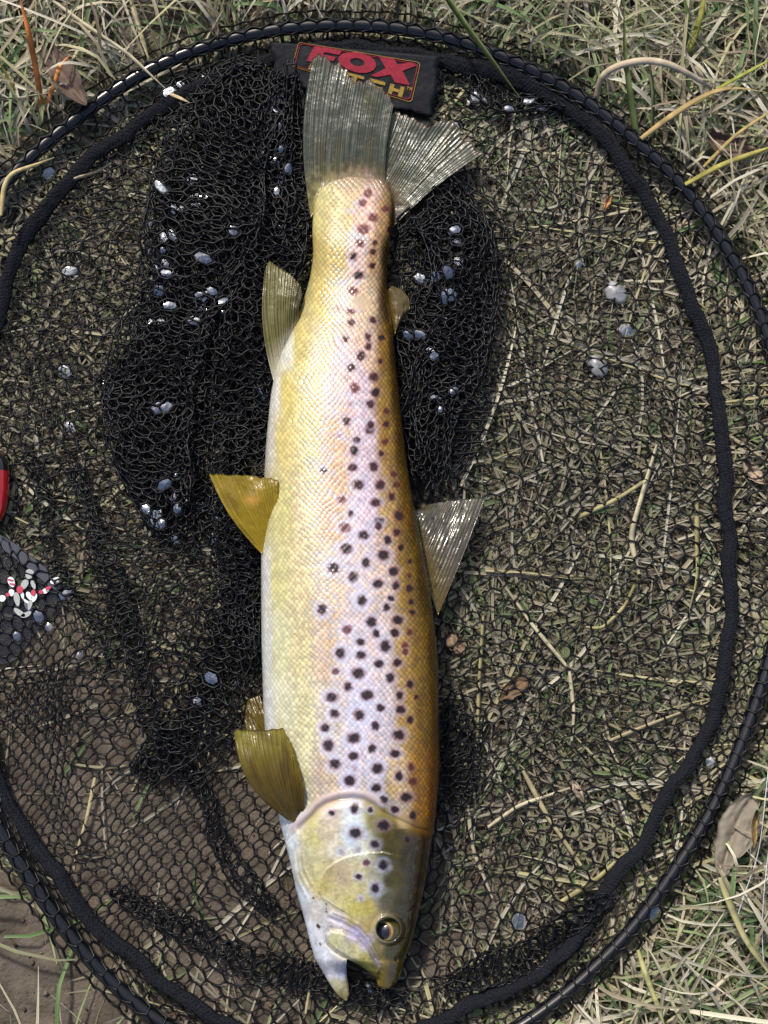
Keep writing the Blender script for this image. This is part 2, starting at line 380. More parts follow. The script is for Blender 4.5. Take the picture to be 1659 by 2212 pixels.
for hi in rng.choice(len(Hc), 6, replace=False): films.append(PN[Hc[hi]])
# bag floor
nodes, E, H = honey(-.42, .42, -.46, .46, .0086)
ca, sa = math.cos(.3), math.sin(.3)
nodes = nodes-np.array([0, 0]); nodes = np.stack([nodes[:, 0]*ca-nodes[:, 1]*sa, nodes[:, 0]*sa+nodes[:, 1]*ca], -1)
def floor(p):
    x, y = p[:, 0], p[:, 1]
    wx = (fbm(x*9+3, y*7, 31, 3)-.5)*.055+(fbm(x*40, y*40, 33, 2)-.5)*.003
    wy = (fbm(x*8, y*9+5, 35, 3)-.5)*.055+(fbm(x*40, y*40, 37, 2)-.5)*.003
    z = FLOOR+(fbm(x*30, y*30, 39)-.35)*.006
    return np.stack([x+wx, y+wy, z], -1)
PN = floor(nodes)
ins = np.hypot(PN[:, 0]-NC[0], PN[:, 1]-NC[1]) < rad(RT, PN[:, 0], PN[:, 1])+.004
e = E[ins[E[:, 0]] & ins[E[:, 1]]]
tubes(PN[e[:, 0]], PN[e[:, 1]], .00082, .00052, 'bag_mesh', M['thread'], net, .0002)
# a second slack layer of the bag on the belly side of the fish
n2_, E_2, H_2 = honey(-.42, .12, -.46, .46, .0088)
ca, sa = math.cos(-.2), math.sin(-.2); n2_ = np.stack([n2_[:, 0]*ca-n2_[:, 1]*sa, n2_[:, 0]*sa+n2_[:, 1]*ca], -1)
P2 = floor(n2_*1.0+np.array([.031, .017])); P2[:, 2] += .0035+.004*fbm(n2_[:, 0]*20, n2_[:, 1]*20, 47)
lim_ = np.interp(P2[:, 1], [-.3, -.15, 0, .1, .25], [-.12, -.10, -.055, -.05, -.05])+(fbm(P2[:, 0]*20, P2[:, 1]*20, 48)-.5)*.05-np.where((np.hypot(P2[:, 0]+.215, P2[:, 1]+.045) < .05), 9, 0)
i2_ = (np.hypot(P2[:, 0]-NC[0], P2[:, 1]-NC[1]) < rad(RT, P2[:, 0], P2[:, 1])-.004) & (P2[:, 0] < lim_) & (P2[:, 1] > -.16+.06*fbm(P2[:, 0]*9, P2[:, 0]*0, 49))
e = E_2[i2_[E_2[:, 0]] & i2_[E_2[:, 1]]]
tubes(P2[e[:, 0]], P2[e[:, 1]], .00080, .00052, 'mesh_fold', M['thread'], net, .00035)
FPN, FH = PN, H[ins[H].all(1)]
FC = FPN[FH].mean(1)
for q in [(140,595),(405,808),(490,885),(222,858),(150,920),(130,800),(505,1465),(1245,570),(1370,715),(990,268),(1030,230),(250,830),(60,1300),(95,1335),(130,1290),(110,1365),(170,1410),(45,1380),(1060,735),(790,2120),(1120,1990)]:
    p_ = P(q[0], q[1], FLOOR); h = FH[np.argmin(((FC-p_)**2).sum(1))]; films.append(FPN[h])
# bunched folds of the bag; wet cells gather where the folds stand highest
CLUST = [(430,400,30,70),(370,560,60,110),(420,640,50,60),(590,370,25,100),(350,1120,60,80),(420,1150,30,50),(970,560,60,80),(930,660,40,90),(940,870,30,80)]
def fold(path, wpx, n, zmax, seed, nf, a=.0070, z0=.0125):
    pw = P([p[0] for p in path], [p[1] for p in path], .012)[:, :2]
    s = np.concatenate([[0], np.cumsum(np.linalg.norm(np.diff(pw, axis=0), axis=1))]); Lp = s[-1]
    ss = np.linspace(0, Lp, 200); C = np.stack([gsm(np.interp(ss, s, pw[:, 0]), 9), gsm(np.interp(ss, s, pw[:, 1]), 9)], -1)
    D = np.gradient(C, axis=0); D /= np.linalg.norm(D, axis=1, keepdims=True); Nn = np.stack([-D[:, 1], D[:, 0]], -1)
    wm = wpx*MPP; W = wm*n
    nodes, E, H = honey(0, Lp, 0, W, a)
    k = (nodes[:, 0] > 0) & (nodes[:, 0] < Lp) & (nodes[:, 1] > 0) & (nodes[:, 1] < W)
    u = np.clip(nodes[:, 0], 0, Lp); v = nodes[:, 1]
    ph = v/wm; tri = np.abs(np.mod(ph, 2)-1)-.5
    tri = np.sin(tri*math.pi)*.5
    lay = np.floor(ph); wl = wm*(.35+1.15*fbm(u*13, lay*3.7+seed*.31, seed, 3))*np.sin(np.clip(u/Lp, .02, .98)*math.pi)**.4
    off = tri*wl+(fbm(u*9, lay*2.3+.5, seed+8, 2)-.5)*wm*.45+(fbm(u*22, v*30, seed+1, 3)-.5)*.022
    ends = .03*fbm(v*40, v*0, seed+6, 2); k &= (u > ends) & (u < Lp-.03*fbm(v*40, v*0, seed+7, 2))
    cx = np.interp(u, ss, C[:, 0])+np.interp(u, ss, Nn[:, 0])*off; cy = np.interp(u, ss, C[:, 1])+np.interp(u, ss, Nn[:, 1])*off
    du = (fbm(u*25+7, v*40, seed+2, 3)-.5)*.02
    cx += np.interp(u, ss, D[:, 0])*du; cy += np.interp(u, ss, D[:, 1])*du
    z = z0+ph/n*zmax*(.4+.9*fbm(u*18, v*18, seed+3, 2))+(fbm(u*60, v*60, seed+5, 2)-.5)*.006
    pn = np.stack([cx, cy, z], -1); e = E[k[E[:, 0]] & k[E[:, 1]]]
    tubes(pn[e[:, 0]], pn[e[:, 1]], .00080, .00058, 'mesh_fold', M['thread'], net, .0003)
    hh = H[k[H].all(1)]; top = hh[(nodes[hh][:, :, 1].mean(1) > W*.35)]
    if nf:
        cw = pn[top].mean(1); wgt = np.full(len(top), .02)
        for (cx_, cy_, sx_, sy_) in CLUST:
            cc_ = P(cx_, cy_, .02); wgt += np.exp(-(((cw[:, 0]-cc_[0])/(sx_*MPP))**2+((cw[:, 1]-cc_[1])/(sy_*MPP))**2))
        for i in rng.choice(len(top), min(nf, len(top)), replace=False, p=wgt/wgt.sum()): films.append(pn[top[i]])
fold([(610,120),(500,290),(440,450),(400,640),(350,800),(330,960),(380,1150)], 200, 7, .020, 100, 40)
fold([(620,150),(610,400),(600,560),(540,800),(530,1000),(535,1240),(545,1460)], 120, 7, .016, 110, 22)
fold([(900,400),(990,500),(985,700),(930,880),(925,1070)], 190, 7, .019, 120, 20)
fold([(560,1230),(480,1430),(400,1600),(270,1700)], 130, 4, .010, 130, 3)
fold([(130,930),(240,1230),(340,1560),(480,1820),(640,2010)], 48, 3, .006, 140, 0)
fold([(180,1880),(380,1990),(600,2090),(920,2180)], 55, 3, .006, 150, 0)
fold([(965,1480),(1000,1640),(970,1800)], 90, 3, .008, 160, 0)
fold([(1330,1900),(1180,2050),(900,2160)], 70, 3, .008, 170, 0)
fold([(560,130),(400,200),(250,300)], 60, 3, .006, 180, 4)
fold([(940,180),(1100,215),(1250,245)], 60, 3, .007, 190, 5)
fold([(250,760),(300,900),(330,1040),(420,1200)], 150, 4, .010, 200, 12)
fold([(30,900),(110,1150),(170,1300),(280,1500)], 40, 2, .005, 210, 0)
# water films caught in mesh cells
for h in films:
    c_ = h.mean(0); n_ = np.array([rng.normal(0, .05), rng.normal(0, .05)])
    fs_ = rng.uniform(.45, .9); ring = c_+(h-c_)*fs_; inner = c_+(h-c_)*.5*fs_; cc_ = c_.copy(); inner[:, 2] += .0003; cc_[2] += .0004
    V = np.concatenate([ring, inner, cc_[None]]); i6 = np.arange(6); j6 = (i6+1) % 6
    F4 = np.stack([i6, j6, j6+6, i6+6], -1); F3 = np.stack([i6+6, j6+6, np.full(6, 12)], -1)
    mk('water_film', V, [F4, F3], M['film'], net)
# logo patch
def E2(x, y): return 568.3+np.asarray(x, float)*.3055, 61.4+np.asarray(y, float)*.3055
def sheet_poly(name, pts, zf, mat_, parent, th=.0008, sub=None):
    """flat polygon (view pixels) given real thickness; zf gives its height"""
    pts = np.asarray(pts, float); n = len(pts); z = zf(pts[:, 0], pts[:, 1])
    T = P(pts[:, 0], pts[:, 1], z); B = T.copy(); B[:, 2] -= th
    V = np.concatenate([T, B]); i = np.arange(n); j = (i+1) % n
    me = bpy.data.meshes.new(name)
    me.from_pydata(V.tolist(), [], [list(range(n))[::-1], list(range(n, 2*n))]+[[int(a), int(b), int(b+n), int(a+n)] for a, b in zip(i, j)])
    import bmesh
    bm = bmesh.new(); bm.from_mesh(me); bmesh.ops.recalc_face_normals(bm, faces=bm.faces); bm.to_mesh(me); bm.free()
    me.materials.append(mat_); o = bpy.data.objects.new(name, me); scene.collection.objects.link(o); o.parent = parent
    return o
gu, gv = np.meshgrid(np.linspace(0, 1, 40), np.linspace(0, 1, 20))
cor = dict(TL=(60, 95), TR=(1255, 195), BR=(1190, 620), BL=(80, 370))
def bil(c, u, v):
    u = np.asarray(u, float); v = np.asarray(v, float)
    r = [(c['TL'][k]*(1-u)+c['TR'][k]*u)*(1-v)+(c['BL'][k]*(1-u)+c['BR'][k]*u)*v for k in (0, 1)]
    return r[0], r[1]
def patch_z(px, py): return .0208-.006*(np.asarray(py)-100)/140.+.00001*(np.asarray(px)-760)
ex, ey = bil(cor, gu, gv); px_, py_ = E2(ex, ey)
rag = (fbm(px_/20, py_/20, 301)-.5)*24
px_ = px_+rag*sstep(.35, .5, np.abs(gu-.5)); py_ = py_+rag*sstep(.3, .5, gv-.5) 
Tp = P(px_, py_, patch_z(px_, py_)).reshape(-1, 3); Bp = Tp.copy(); Bp[:, 2] -= .001
ft = gridf(20, 40); i_ = np.arange(800).reshape(20, 40)
bd = np.concatenate([i_[0, :], i_[1:, -1], i_[-1, -2::-1], i_[-2:0:-1, 0]]); bj = np.roll(bd, -1)
patch = mk('logo_patch', np.concatenate([Tp, Bp]), np.concatenate([ft[:, ::-1], ft+800, np.stack([bd, bj, bj+800, bd+800], -1)]), M['patch'], net)
patch['label'] = 'black fabric patch with red FOX and gold MATCH lettering'
lc = dict(TL=(250, 95), TR=(1115, 240), BR=(1050, 525), BL=(205, 268))
def letter(name, uv, mat_, lift=.0006):
    # subdivide edges so that the print follows the patch
    q = []
    for a, b in zip(uv, uv[1:]+uv[:1]):
        n = max(1, int(math.hypot(b[0]-a[0], (b[1]-a[1])*.4)/.06))
        for t in range(n): q.append((a[0]+(b[0]-a[0])*t/n, a[1]+(b[1]-a[1])*t/n))
    ex, ey = bil(lc, [p[0] for p in q], [p[1] for p in q]); px, py = E2(ex, ey)
    return sheet_poly(name, np.stack([px, py], -1), lambda x, y: patch_z(x, y)+lift, mat_, patch, .0009)
def stripe_frame(name, m, wdt, mat_):
    # rounded rectangular outline as strips
    pts = []
    for (cx, cy, a0) in ((1-m-.03, m*3+.09, -90), (1-m-.03, 1-m*3-.09, 0), (m+.03, 1-m*3-.09, 90), (m+.03, m*3+.09, 180)):
        for k in range(5):
            a = R(a0+k*22.5); pts.append((cx+.03*math.cos(a), cy+.09*math.sin(a)))
    d = []
    for a, b in zip(pts, pts[1:]+pts[:1]):
        n = max(1, int(math.hypot(b[0]-a[0], b[1]-a[1])/.05))
        d += [(a[0]+(b[0]-a[0])*t/n, a[1]+(b[1]-a[1])*t/n) for t in range(n)]
    d = np.array(d); cen = np.array([.5, .5]); din = cen+(d-cen)*np.array([1-wdt*2.0, 1-wdt*6.0])
    o_ = E2(*bil(lc, d[:, 0], d[:, 1])); i__ = E2(*bil(lc, din[:, 0], din[:, 1]))
    A_ = P(o_[0], o_[1], patch_z(*o_)+.0006); B_ = P(i__[0], i__[1], patch_z(*i__)+.0006)
    n = len(d); C_ = A_.copy(); C_[:, 2] -= .0008; D_ = B_.copy(); D_[:, 2] -= .0008
    i = np.arange(n); j = (i+1) % n
    F = np.concatenate([np.stack([i, j, j+n, i+n], -1)[:, ::-1], np.stack([i, j, j+2*n, i+2*n], -1), np.stack([i+n, j+n, j+3*n, i+3*n], -1)[:, ::-1]])
    mk(name, np.concatenate([A_, B_, C_, D_]), F, mat_, patch, False)
stripe_frame('gold_border', 0.0, .0045, M['logogold']); stripe_frame('red_border', .016, .0055, M['logored'])
Fv = [(.10,.64),(.135,.03),(.36,.03),(.345,.20),(.225,.20),(.215,.29),(.325,.29),(.31,.44),(.205,.44),(.19,.64)]
letter('letter_f', Fv, M['logored'])
def ringl(cx, cy, rx, ry, ix, iy):
    o = [(cx+rx*math.cos(a), cy+ry*math.sin(a)) for a in np.linspace(0, 2*math.pi, 29)]
    i = [(cx+ix*math.cos(a), cy+iy*math.sin(a)) for a in np.linspace(2*math.pi, 0, 21)]
    return o+i
letter('letter_o', ringl(.50, .31, .155, .30, .058, .12), M['logored'])
letter('letter_x', [(.655,.02),(.78,.02),(.82,.15),(.93,.03),(1.0-.03,.10),(.87,.29),(.955,.60),(.83,.62),(.785,.45),(.68,.60),(.63,.60),(.735,.31)], M['logored'])
def bars(nm, rects):
    for r in rects: pass
def gl(nm, uv): letter(nm, uv, M['logogold'])
gl('letter_m', [(.13,.93),(.14,.68),(.18,.68),(.20,.80),(.22,.68),(.26,.68),(.25,.93),(.225,.93),(.228,.78),(.20,.9),(.165,.78),(.158,.93)])
gl('letter_a', [(.29,.93),(.33,.68),(.37,.68),(.40,.93),(.37,.93),(.362,.87),(.33,.87),(.32,.93)])
gl('letter_t', [(.44,.68),(.585,.68),(.585,.76),(.53,.76),(.525,.93),(.485,.93),(.49,.76),(.44,.76)])
gl('letter_c', [(.63,.68),(.76,.68),(.76,.77),(.665,.77),(.66,.85),(.75,.85),(.75,.93),(.62,.93)])
gl('letter_h', [(.80,.68),(.835,.68),(.833,.77),(.885,.77),(.887,.68),(.92,.68),(.915,.95),(.88,.95),(.882,.85),(.83,.85),(.828,.95),(.795,.95)])
gl('trademark_t', [(.935,.64),(.955,.64),(.955,.66),(.948,.66),(.947,.72),(.942,.72),(.943,.66),(.935,.66)])
gl('trademark_m', [(.96,.72),(.961,.64),(.966,.64),(.97,.68),(.974,.64),(.979,.64),(.978,.72),(.974,.72),(.974,.67),(.970,.71),(.965,.67),(.964,.72)])

# ------------------------------------------------------------------ trout
trout = empty('brown_trout')
tag(trout, 'spotted golden brown trout lying on its side in the net, mouth slightly open', 'fish')
def Z2(bx, by): return lambda p: (537.6+p[0]*.2778 if bx == 700 else 568.3+p[0]*.2778, by*.768+p[1]*.2778)
A_ = lambda p: (568.3+p[0]*.2778, 1658.9+p[1]*.2778)
Lp = [(369,755),(373,735),(380,716),(392,700),(420,686),(450,677),(500,674),(550,677),(600,670),(650,655),(700,636),(750,612),(800,595),(850,585),(900,580),(950,575),(1000,572),(1050,570),(1100,567),(1150,565),(1200,564),(1300,564),(1400,565),(1500,568),(1550,570),(1600,574),(1650,580),(1700,590),(1750,600),(1770,602),(1812,614),(1867,628),(1923,639),(1973,654),(2028,668),(2071,679.5)]
Rp = [(369,790),(373,808),(380,824),(392,836),(420,846),(450,848),(500,845),(550,838),(600,835),(650,838),(700,847),(750,852),(800,856),(850,862),(900,867),(950,873),(1000,879),(1050,887),(1100,897),(1150,906),(1200,915),(1250,924),(1300,932),(1350,939),(1400,944),(1450,947),(1500,948),(1550,949),(1650,950),(1700,948),(1750,943),(1806,935),(1839,929),(1895,921),(1937,913),(1978,903),(2014,896),(2042,888),(2071,874)]
yd = np.arange(369, 2071.5, .5)
def prof(pts):
    a = np.interp(yd, [p[0] for p in pts], [p[1] for p in pts]); s_ = gsm(a, 24); w_ = sstep(369, 430, yd); return a*(1-w_)+s_*w_
Ld, Rd = prof(Lp), prof(Rp)
ys = np.concatenate([np.linspace(369, 385, 14)[:-1], np.arange(385, 2071, 2.0), [2071]])
Lr, Rr_ = np.interp(ys, yd, Ld), np.interp(ys, yd, Rd)
NCOL = 170; KF = 62
q = np.linspace(0, 1, NCOL+1); tcol = .55*q+.45*(.5-.5*np.cos(math.pi*q))
# move the split column so that it falls on the mouth corner
tk = (749.4-679.5)/(874-679.5)
ii = int(np.argmin(abs(tcol-tk))); KF = ii
wv = (Rr_-Lr)*MPP
hh = wv*.285*(.10+.90*sstep(372, 560, ys))
hh = np.minimum(hh, .0285); hh = gsm(hh, 8)
zm = .0100+hh*.97+.0095*sstep(640, 380, ys)
def sect(t, p=2.15): return np.maximum(1-np.abs(2*t-1)**p, 0)**(1/p)
PX = Lr[:, None]+(Rr_-Lr)[:, None]*tcol[None]; PY = np.broadcast_to(ys[:, None], PX.shape).copy()
HS = hh[:, None]*sect(tcol)[None]; ZM = np.broadcast_to(zm[:, None], PX.shape)
def local_fork(left, right, c0, c1, nrow, hscale, zm_end):
    """rows of a jaw beyond the mouth corner; columns c0..c1"""
    la = np.array([A_(p) for p in left]); ra = np.array([A_(p) for p in right])
    def rs(a):
        s = np.concatenate([[0], np.cumsum(np.linalg.norm(np.diff(a, axis=0), axis=1))]); s /= s[-1]
        f = np.linspace(0, 1, nrow+1); return np.stack([np.interp(f, s, a[:, 0]), np.interp(f, s, a[:, 1])], -1)
    lq, rq = rs(la), rs(ra)
    tl = (tcol[c0:c1+1]-tcol[c0])/(tcol[c1]-tcol[c0])
    f = np.linspace(0, 1, nrow+1)
    X = lq[:, :1]*(1-tl)+rq[:, :1]*tl; Yy = lq[:, 1:]*(1-tl)+rq[:, 1:]*tl
    wl = np.linalg.norm(rq-lq, axis=1)*MPP
    hl = (wl*hscale)*np.sqrt(np.maximum(1-f**4, 0))+.0008
    body = hh[-1]*sect(tcol[c0:c1+1]); b = sstep(0, .4, f)[:, None]
    Hh = body[None]*(1-b)*np.linspace(1, .8, nrow+1)[:, None]+hl[:, None]*sect(tl)[None]*b
    Zz = (zm[-1]*(1-f)+zm_end*f)[:, None]*np.ones_like(tl)[None]
    return X[1:], Yy[1:], Hh[1:], Zz[1:]
lj = local_fork([(400,1483),(460,1580),(530,1700),(590,1780),(635,1806)], [(652,1483),(646,1540),(652,1620),(666,1700),(671,1760),(655,1806)], 0, KF, 48, .34, .020)
uj = local_fork([(655,1483),(740,1530),(830,1590),(880,1640),(890,1690),(925,1716)], [(1100,1483),(1085,1560),(1065,1620),(1035,1670),(985,1716),(955,1720)], KF, NCOL, 44, .36, .026)
# scales lattice coordinates
dX = np.diff(PX, axis=1)*MPP; dZ = np.diff(HS, axis=1)
arc = np.concatenate([np.zeros((len(ys), 1)), np.cumsum(np.hypot(dX, np.clip(dZ, -.004, .004)), 1)], 1)/MPP
arc = arc-arc[:, [int(NCOL*.55)]]
def scales(a, b, s=12.6):
    """imbricated scale relief; returns height 0..1, per-scale random, radial position"""
    sy = s*.56
    best = np.full(a.shape, -9.); rnd = np.zeros(a.shape); rad_ = np.ones(a.shape)
    j0 = np.floor(a/sy)
    for dj in (-2, -1, 0, 1, 2):
        j = j0+dj; o = np.mod(j, 2)*.5
        i0 = np.floor(b/s-o)
        for di in (0, 1):
            i = i0+di; da = (a-j*sy)/s; db = (b/s-(i+o))
            jr = hsh(i.astype(int), j.astype(int), 5)
            r = np.sqrt((da*1.05)**2+(db*1.15)**2)/.62
            h = np.where(r < 1, .62*(1-r**2)**.8-.55*da+(jr-.5)*.12, -9.)
            m = h > best
            best = np.where(m, h, best); rnd = np.where(m, jr, rnd); rad_ = np.where(m, r, rad_)
    return np.clip(best, -.4, 1), rnd, np.clip(rad_, 0, 1)
def dpoly(px, py, pts, closed=False):
    pts = np.asarray(pts, float); d = np.full(px.shape, 1e9); sg = np.zeros(px.shape)
    segs = list(zip(pts[:-1], pts[1:]))
    if closed: segs.append((pts[-1], pts[0]))
    for a, b in segs:
        ab = b-a; t = np.clip(((px-a[0])*ab[0]+(py-a[1])*ab[1])/(ab@ab+1e-9), 0, 1)
        ex = px-a[0]-t*ab[0]; ey = py-a[1]-t*ab[1]; dd = np.hypot(ex, ey)
        m = dd < d; d = np.where(m, dd, d); sg = np.where(m, np.sign(ab[0]*ey-ab[1]*ex), sg)
    return d, sg
def inside(px, py, pts):
    r = np.zeros(px.shape, bool); n = len(pts)
    for i in range(n):
        (x1, y1), (x2, y2) = pts[i], pts[(i+1) % n]
        if y1 == y2: continue
        c = ((y1 > py) != (y2 > py)) & (px < (x2-x1)*(py-y1)/(y2-y1)+x1); r ^= c
    return r
# colour anchors; the mid-flank lilac has some reflected sky painted in
anch = []
def row(y, *it):
    for x, c_ in it: anch.append((x, y, c_))
row(400,(700,(185,170,95)),(760,(200,175,140)),(810,(195,160,140)),(850,(140,115,60)))
row(470,(680,(190,172,90)),(740,(215,190,130)),(790,(215,180,165)),(830,(190,150,100)),(848,(110,80,25)))
row(550,(683,(190,165,75)),(725,(208,176,80)),(770,(215,188,180)),(812,(200,160,115)),(833,(100,68,15)))
row(650,(660,(190,172,100)),(695,(208,180,75)),(750,(215,188,160)),(800,(205,178,145)),(834,(100,70,15)))
row(750,(617,(205,200,185)),(650,(200,178,85)),(690,(215,182,120)),(750,(215,180,170)),(800,(205,172,145)),(832,(165,122,55)),(849,(100,70,14)))
row(850,(590,(210,204,192)),(620,(205,182,80)),(670,(216,188,112)),(720,(220,190,178)),(780,(215,190,196)),(830,(180,140,72)),(858,(110,78,18)))
row(950,(580,(200,192,175)),(610,(205,182,92)),(660,(214,190,112)),(720,(214,172,138)),(790,(215,188,194)),(838,(180,138,72)),(868,(120,86,22)))
row(1100,(572,(190,178,120)),(610,(200,184,105)),(660,(210,185,132)),(720,(210,172,140)),(790,(212,190,202)),(840,(192,155,105)),(878,(150,110,40)),(894,(108,76,18)))
row(1250,(569,(208,204,196)),(600,(200,188,115)),(650,(208,186,130)),(700,(210,182,148)),(780,(215,190,182)),(830,(205,178,160)),(880,(165,128,58)),(918,(112,82,20)))
row(1400,(572,(208,206,200)),(604,(205,198,145)),(650,(206,188,130)),(700,(210,178,146)),(770,(215,200,205)),(820,(210,190,190)),(870,(185,148,85)),(910,(155,118,48)),(940,(112,78,16)))
row(1550,(577,(208,206,203)),(612,(205,198,158)),(660,(205,194,140)),(705,(210,190,170)),(780,(210,200,215)),(830,(205,190,195)),(880,(180,142,75)),(920,(148,110,36)),(946,(118,78,15)))
row(1680,(602,(210,206,195)),(650,(205,195,150)),(700,(206,178,148)),(760,(210,195,205)),(810,(210,195,200)),(860,(205,172,122)),(910,(175,122,40)),(944,(145,88,12)))
row(1750,(612,(210,212,218)),(640,(208,205,205)),(870,(206,176,132)),(915,(190,130,40)),(938,(145,85,10)))
for x, y, c_ in [(200,600,(215,220,226)),(180,750,(218,222,228)),(260,1000,(208,214,226)),(330,1250,(205,212,226)),(380,1400,(208,212,224)),(480,1600,(205,200,206)),(600,1770,(175,150,70)),(560,1700,(195,180,130)),(620,1600,(203,196,210)),(650,1700,(185,165,110)),
    (380,560,(205,190,105)),(360,700,(200,188,130)),(410,800,(205,190,115)),(500,500,(210,188,146)),(520,400,(215,190,165)),(700,400,(208,212,210)),(680,560,(205,214,212)),(580,600,(212,198,170)),(780,600,(205,200,175)),(850,400,(170,158,95)),(960,400,(150,132,62)),
    (1000,540,(135,116,26)),(1000,650,(132,114,28)),(1150,700,(122,98,20)),(1220,900,(112,82,16)),(1250,600,(132,88,12)),(1280,700,(110,72,10)),(460,900,(205,182,80)),(520,850,(205,180,105)),(620,830,(200,172,130)),(750,800,(205,192,150)),(750,950,(205,190,135)),(640,1050,(206,190,105)),(700,1120,(206,188,92)),(800,1080,(206,184,92)),
    (860,850,(190,184,155)),(900,960,(190,190,180)),(960,1020,(150,140,105)),(1000,880,(135,118,52)),(1050,1050,(128,108,42)),(1180,1100,(116,86,16)),(1150,1250,(118,90,18)),(690,1190,(200,182,120)),(800,1230,(192,168,105)),(600,1190,(207,192,200)),(720,1275,(188,176,208)),(800,1360,(196,184,202)),(560,1330,(206,196,128)),(700,1420,(202,190,135)),(800,1500,(190,174,85)),(870,1400,(186,165,95)),(900,1500,(176,150,64)),(930,1620,(146,120,24)),(1020,1600,(128,102,16)),(1000,1440,(138,116,40)),(1100,1300,(122,98,24)),(420,1150,(206,196,188)),(460,1300,(207,200,205)),(450,1450,(208,206,216))]:
    p_ = A_((x, y)); anch.append((p_[0], p_[1], c_))
AX = np.array([a[0] for a in anch]); AY = np.array([a[1] for a in anch]); AC = lin(np.array([a[2] for a in anch]))
def base_col(px, py):
    num = np.zeros(px.shape+(3,)); den = np.zeros(px.shape)
    sy = np.where(py > 1790, 1.0, .34)
    for i in range(len(AX)):
        d2 = (px-AX[i])**2+((py-AY[i])*sy)**2+30
        w_ = d2**-2.2; num += w_[..., None]*AC[i]; den += w_
    return num/den[..., None]
spots = []   # x, y, rx, ry, kind(0 dark,1 red,2 faint red), halo
def add(bx, by, k, lst):
    for s_ in lst:
        x, y, r = s_[:3]; kind = s_[3] if len(s_) > 3 else 0; halo = s_[4] if len(s_) > 4 else 1
        spots.append(((bx+x/k)*.768, (by+y/k)*.768, r/k*.768, kind, halo))
add(700,1700,2.765,[(570,38,45,0,2),(1070,25,35),(1268,62,30),(955,138,48),(1155,122,40),(765,195,32,1,1.4),(990,228,32),(1135,222,38),(1250,218,27,1),(868,290,36),(1060,325,48),(1215,318,28,1),(1216,370,20,1),(712,380,42,0,1.5),(872,397,42),(1012,462,38),(1155,452,36),(675,522,26,1,1.4),(850,535,52,0,1.3),(1100,570,42),(770,640,36),(1252,622,30),(645,720,44,0,1.5),(918,705,46,0,1.4),(1175,710,32),(1300,722,20),(1025,805,38),(665,852,40,0,1.4),(855,860,46,0,1.5),(1180,820,38),(1325,825,12,1),(1255,900,28),(595,962,40,0,1.5),(985,945,36),(1165,1015,46),(815,1040,48,0,1.6),(620,1095,44,0,1.4),(960,1120,38),(1135,1158,38),(815,1180,38),(1260,1262,30,1),(670,1242,48,0,1.4),(820,1275,36,2),(1000,1275,48,0,1.4),(1165,1335,38),(785,1368,50,0,1.4),(1275,1378,28,1),(990,1430,42),(1222,1500,44),(1048,1520,32),(1135,1595,38),(1275,1640,32)])
add(700,1200,2.765,[(940,20,40),(840,105,30),(1060,120,28,1),(700,70,28,2),(820,185,38),(1030,210,25),(808,315,40),(970,310,42),(582,345,30,0,1.3),(1125,370,26,1),(850,450,46),(1022,452,38),(1145,455,25,1),(725,570,32,1),(1112,545,32),(985,590,42),(860,570,25,2),(792,675,28,0,1.7),(1170,692,38),(1015,735,36),(1008,775,30),(745,788,36,1,1.6),(890,845,42),(1150,822,32),(1080,880,36),(760,950,42,0,1.6),(1182,940,30),(1045,1000,46),(658,1100,46,0,1.9),(910,1060,42),(1250,1050,22),(780,1065,24,2),(1128,1125,38),(810,1168,40,0,1.4),(1250,1160,20,1),(1005,1220,46),(1145,1238,32),(1250,1262,34),(880,1352,40,0,1.9),(1105,1335,32),(1260,1362,22)])
add(700,600,2.765,[(965,35,36,1),(890,120,40,1),(1095,125,26),(865,235,32,1),(980,230,26),(965,300,28),(815,332,34),(955,410,26),(855,480,38),(810,602,38,1),(690,740,42,2),(790,765,26,1),(965,830,28),(795,850,32),(925,965,28),(1030,970,26),(750,978,28),(930,1035,32),(870,1108,42),(1025,1150,22),(795,1200,34),(970,1272,40),(825,1360,36,1),(985,1395,36),(945,1485,32),(790,1485,26,2),(1070,1540,26,1),(760,1618,38),(1070,1640,28),(945,1640,32)])
add(740,80,2.5136,[(740,1165,30,1),(700,1235,28,1),(865,1275,26,1),(960,1262,28),(750,1075,22,2),(880,1130,20,2)])
hs = [(535,350,28),(712,315,36),(835,325,24),(720,508,50,0,2.1),(870,595,34),(610,655,25,2),(745,640,25,2),(935,445,46,0,.4),(1120,555,26,0,.3),(805,735,26,1),(935,755,44,0,1.2),(742,848,28),(870,935,38,0,1.3),(760,1015,20,2),(1155,805,19,0,.3),(1150,945,16,0,.3),(430,1230,16,0,.2),(490,1060,9,0,.1),(490,1095,9,0,.1),(490,1120,8,0,.1),(385,1008,9,0,.1),(445,1370,10,0,.1)]
add(740,2160,2.765,hs)
OPERC = [A_(p) for p in [(300,470),(345,430),(400,380),(440,330),(500,290),(600,258),(700,250),(780,262),(850,300),(910,350),(990,395),(1090,440),(1190,490),(1330,520)]]
PREOP = [A_(p) for p in [(985,668),(930,655),(800,662),(660,690),(560,735),(490,785),(445,860),(430,950),(460,1010),(520,1050),(600,1100)]]
BRAN = [[A_(p) for p in l] for l in ([(345,500),(310,620),(320,780),(380,900)], [(310,540),(280,660),(290,810),(350,930)], [(270,590),(250,710),(265,850),(330,990)])]
MAX_ = [A_(p) for p in [(490,1295),(520,1258),(600,1268),(740,1330),(830,1430),(905,1570),(890,1650),(830,1585),(740,1525),(655,1476),(560,1420),(500,1360)]]
GROO = [A_(p) for p in [(520,1165),(620,1205),(720,1265),(800,1350),(850,1450),(900,1530)]]
EYEC = A_((972, 1255)); EYER = 99*.2778
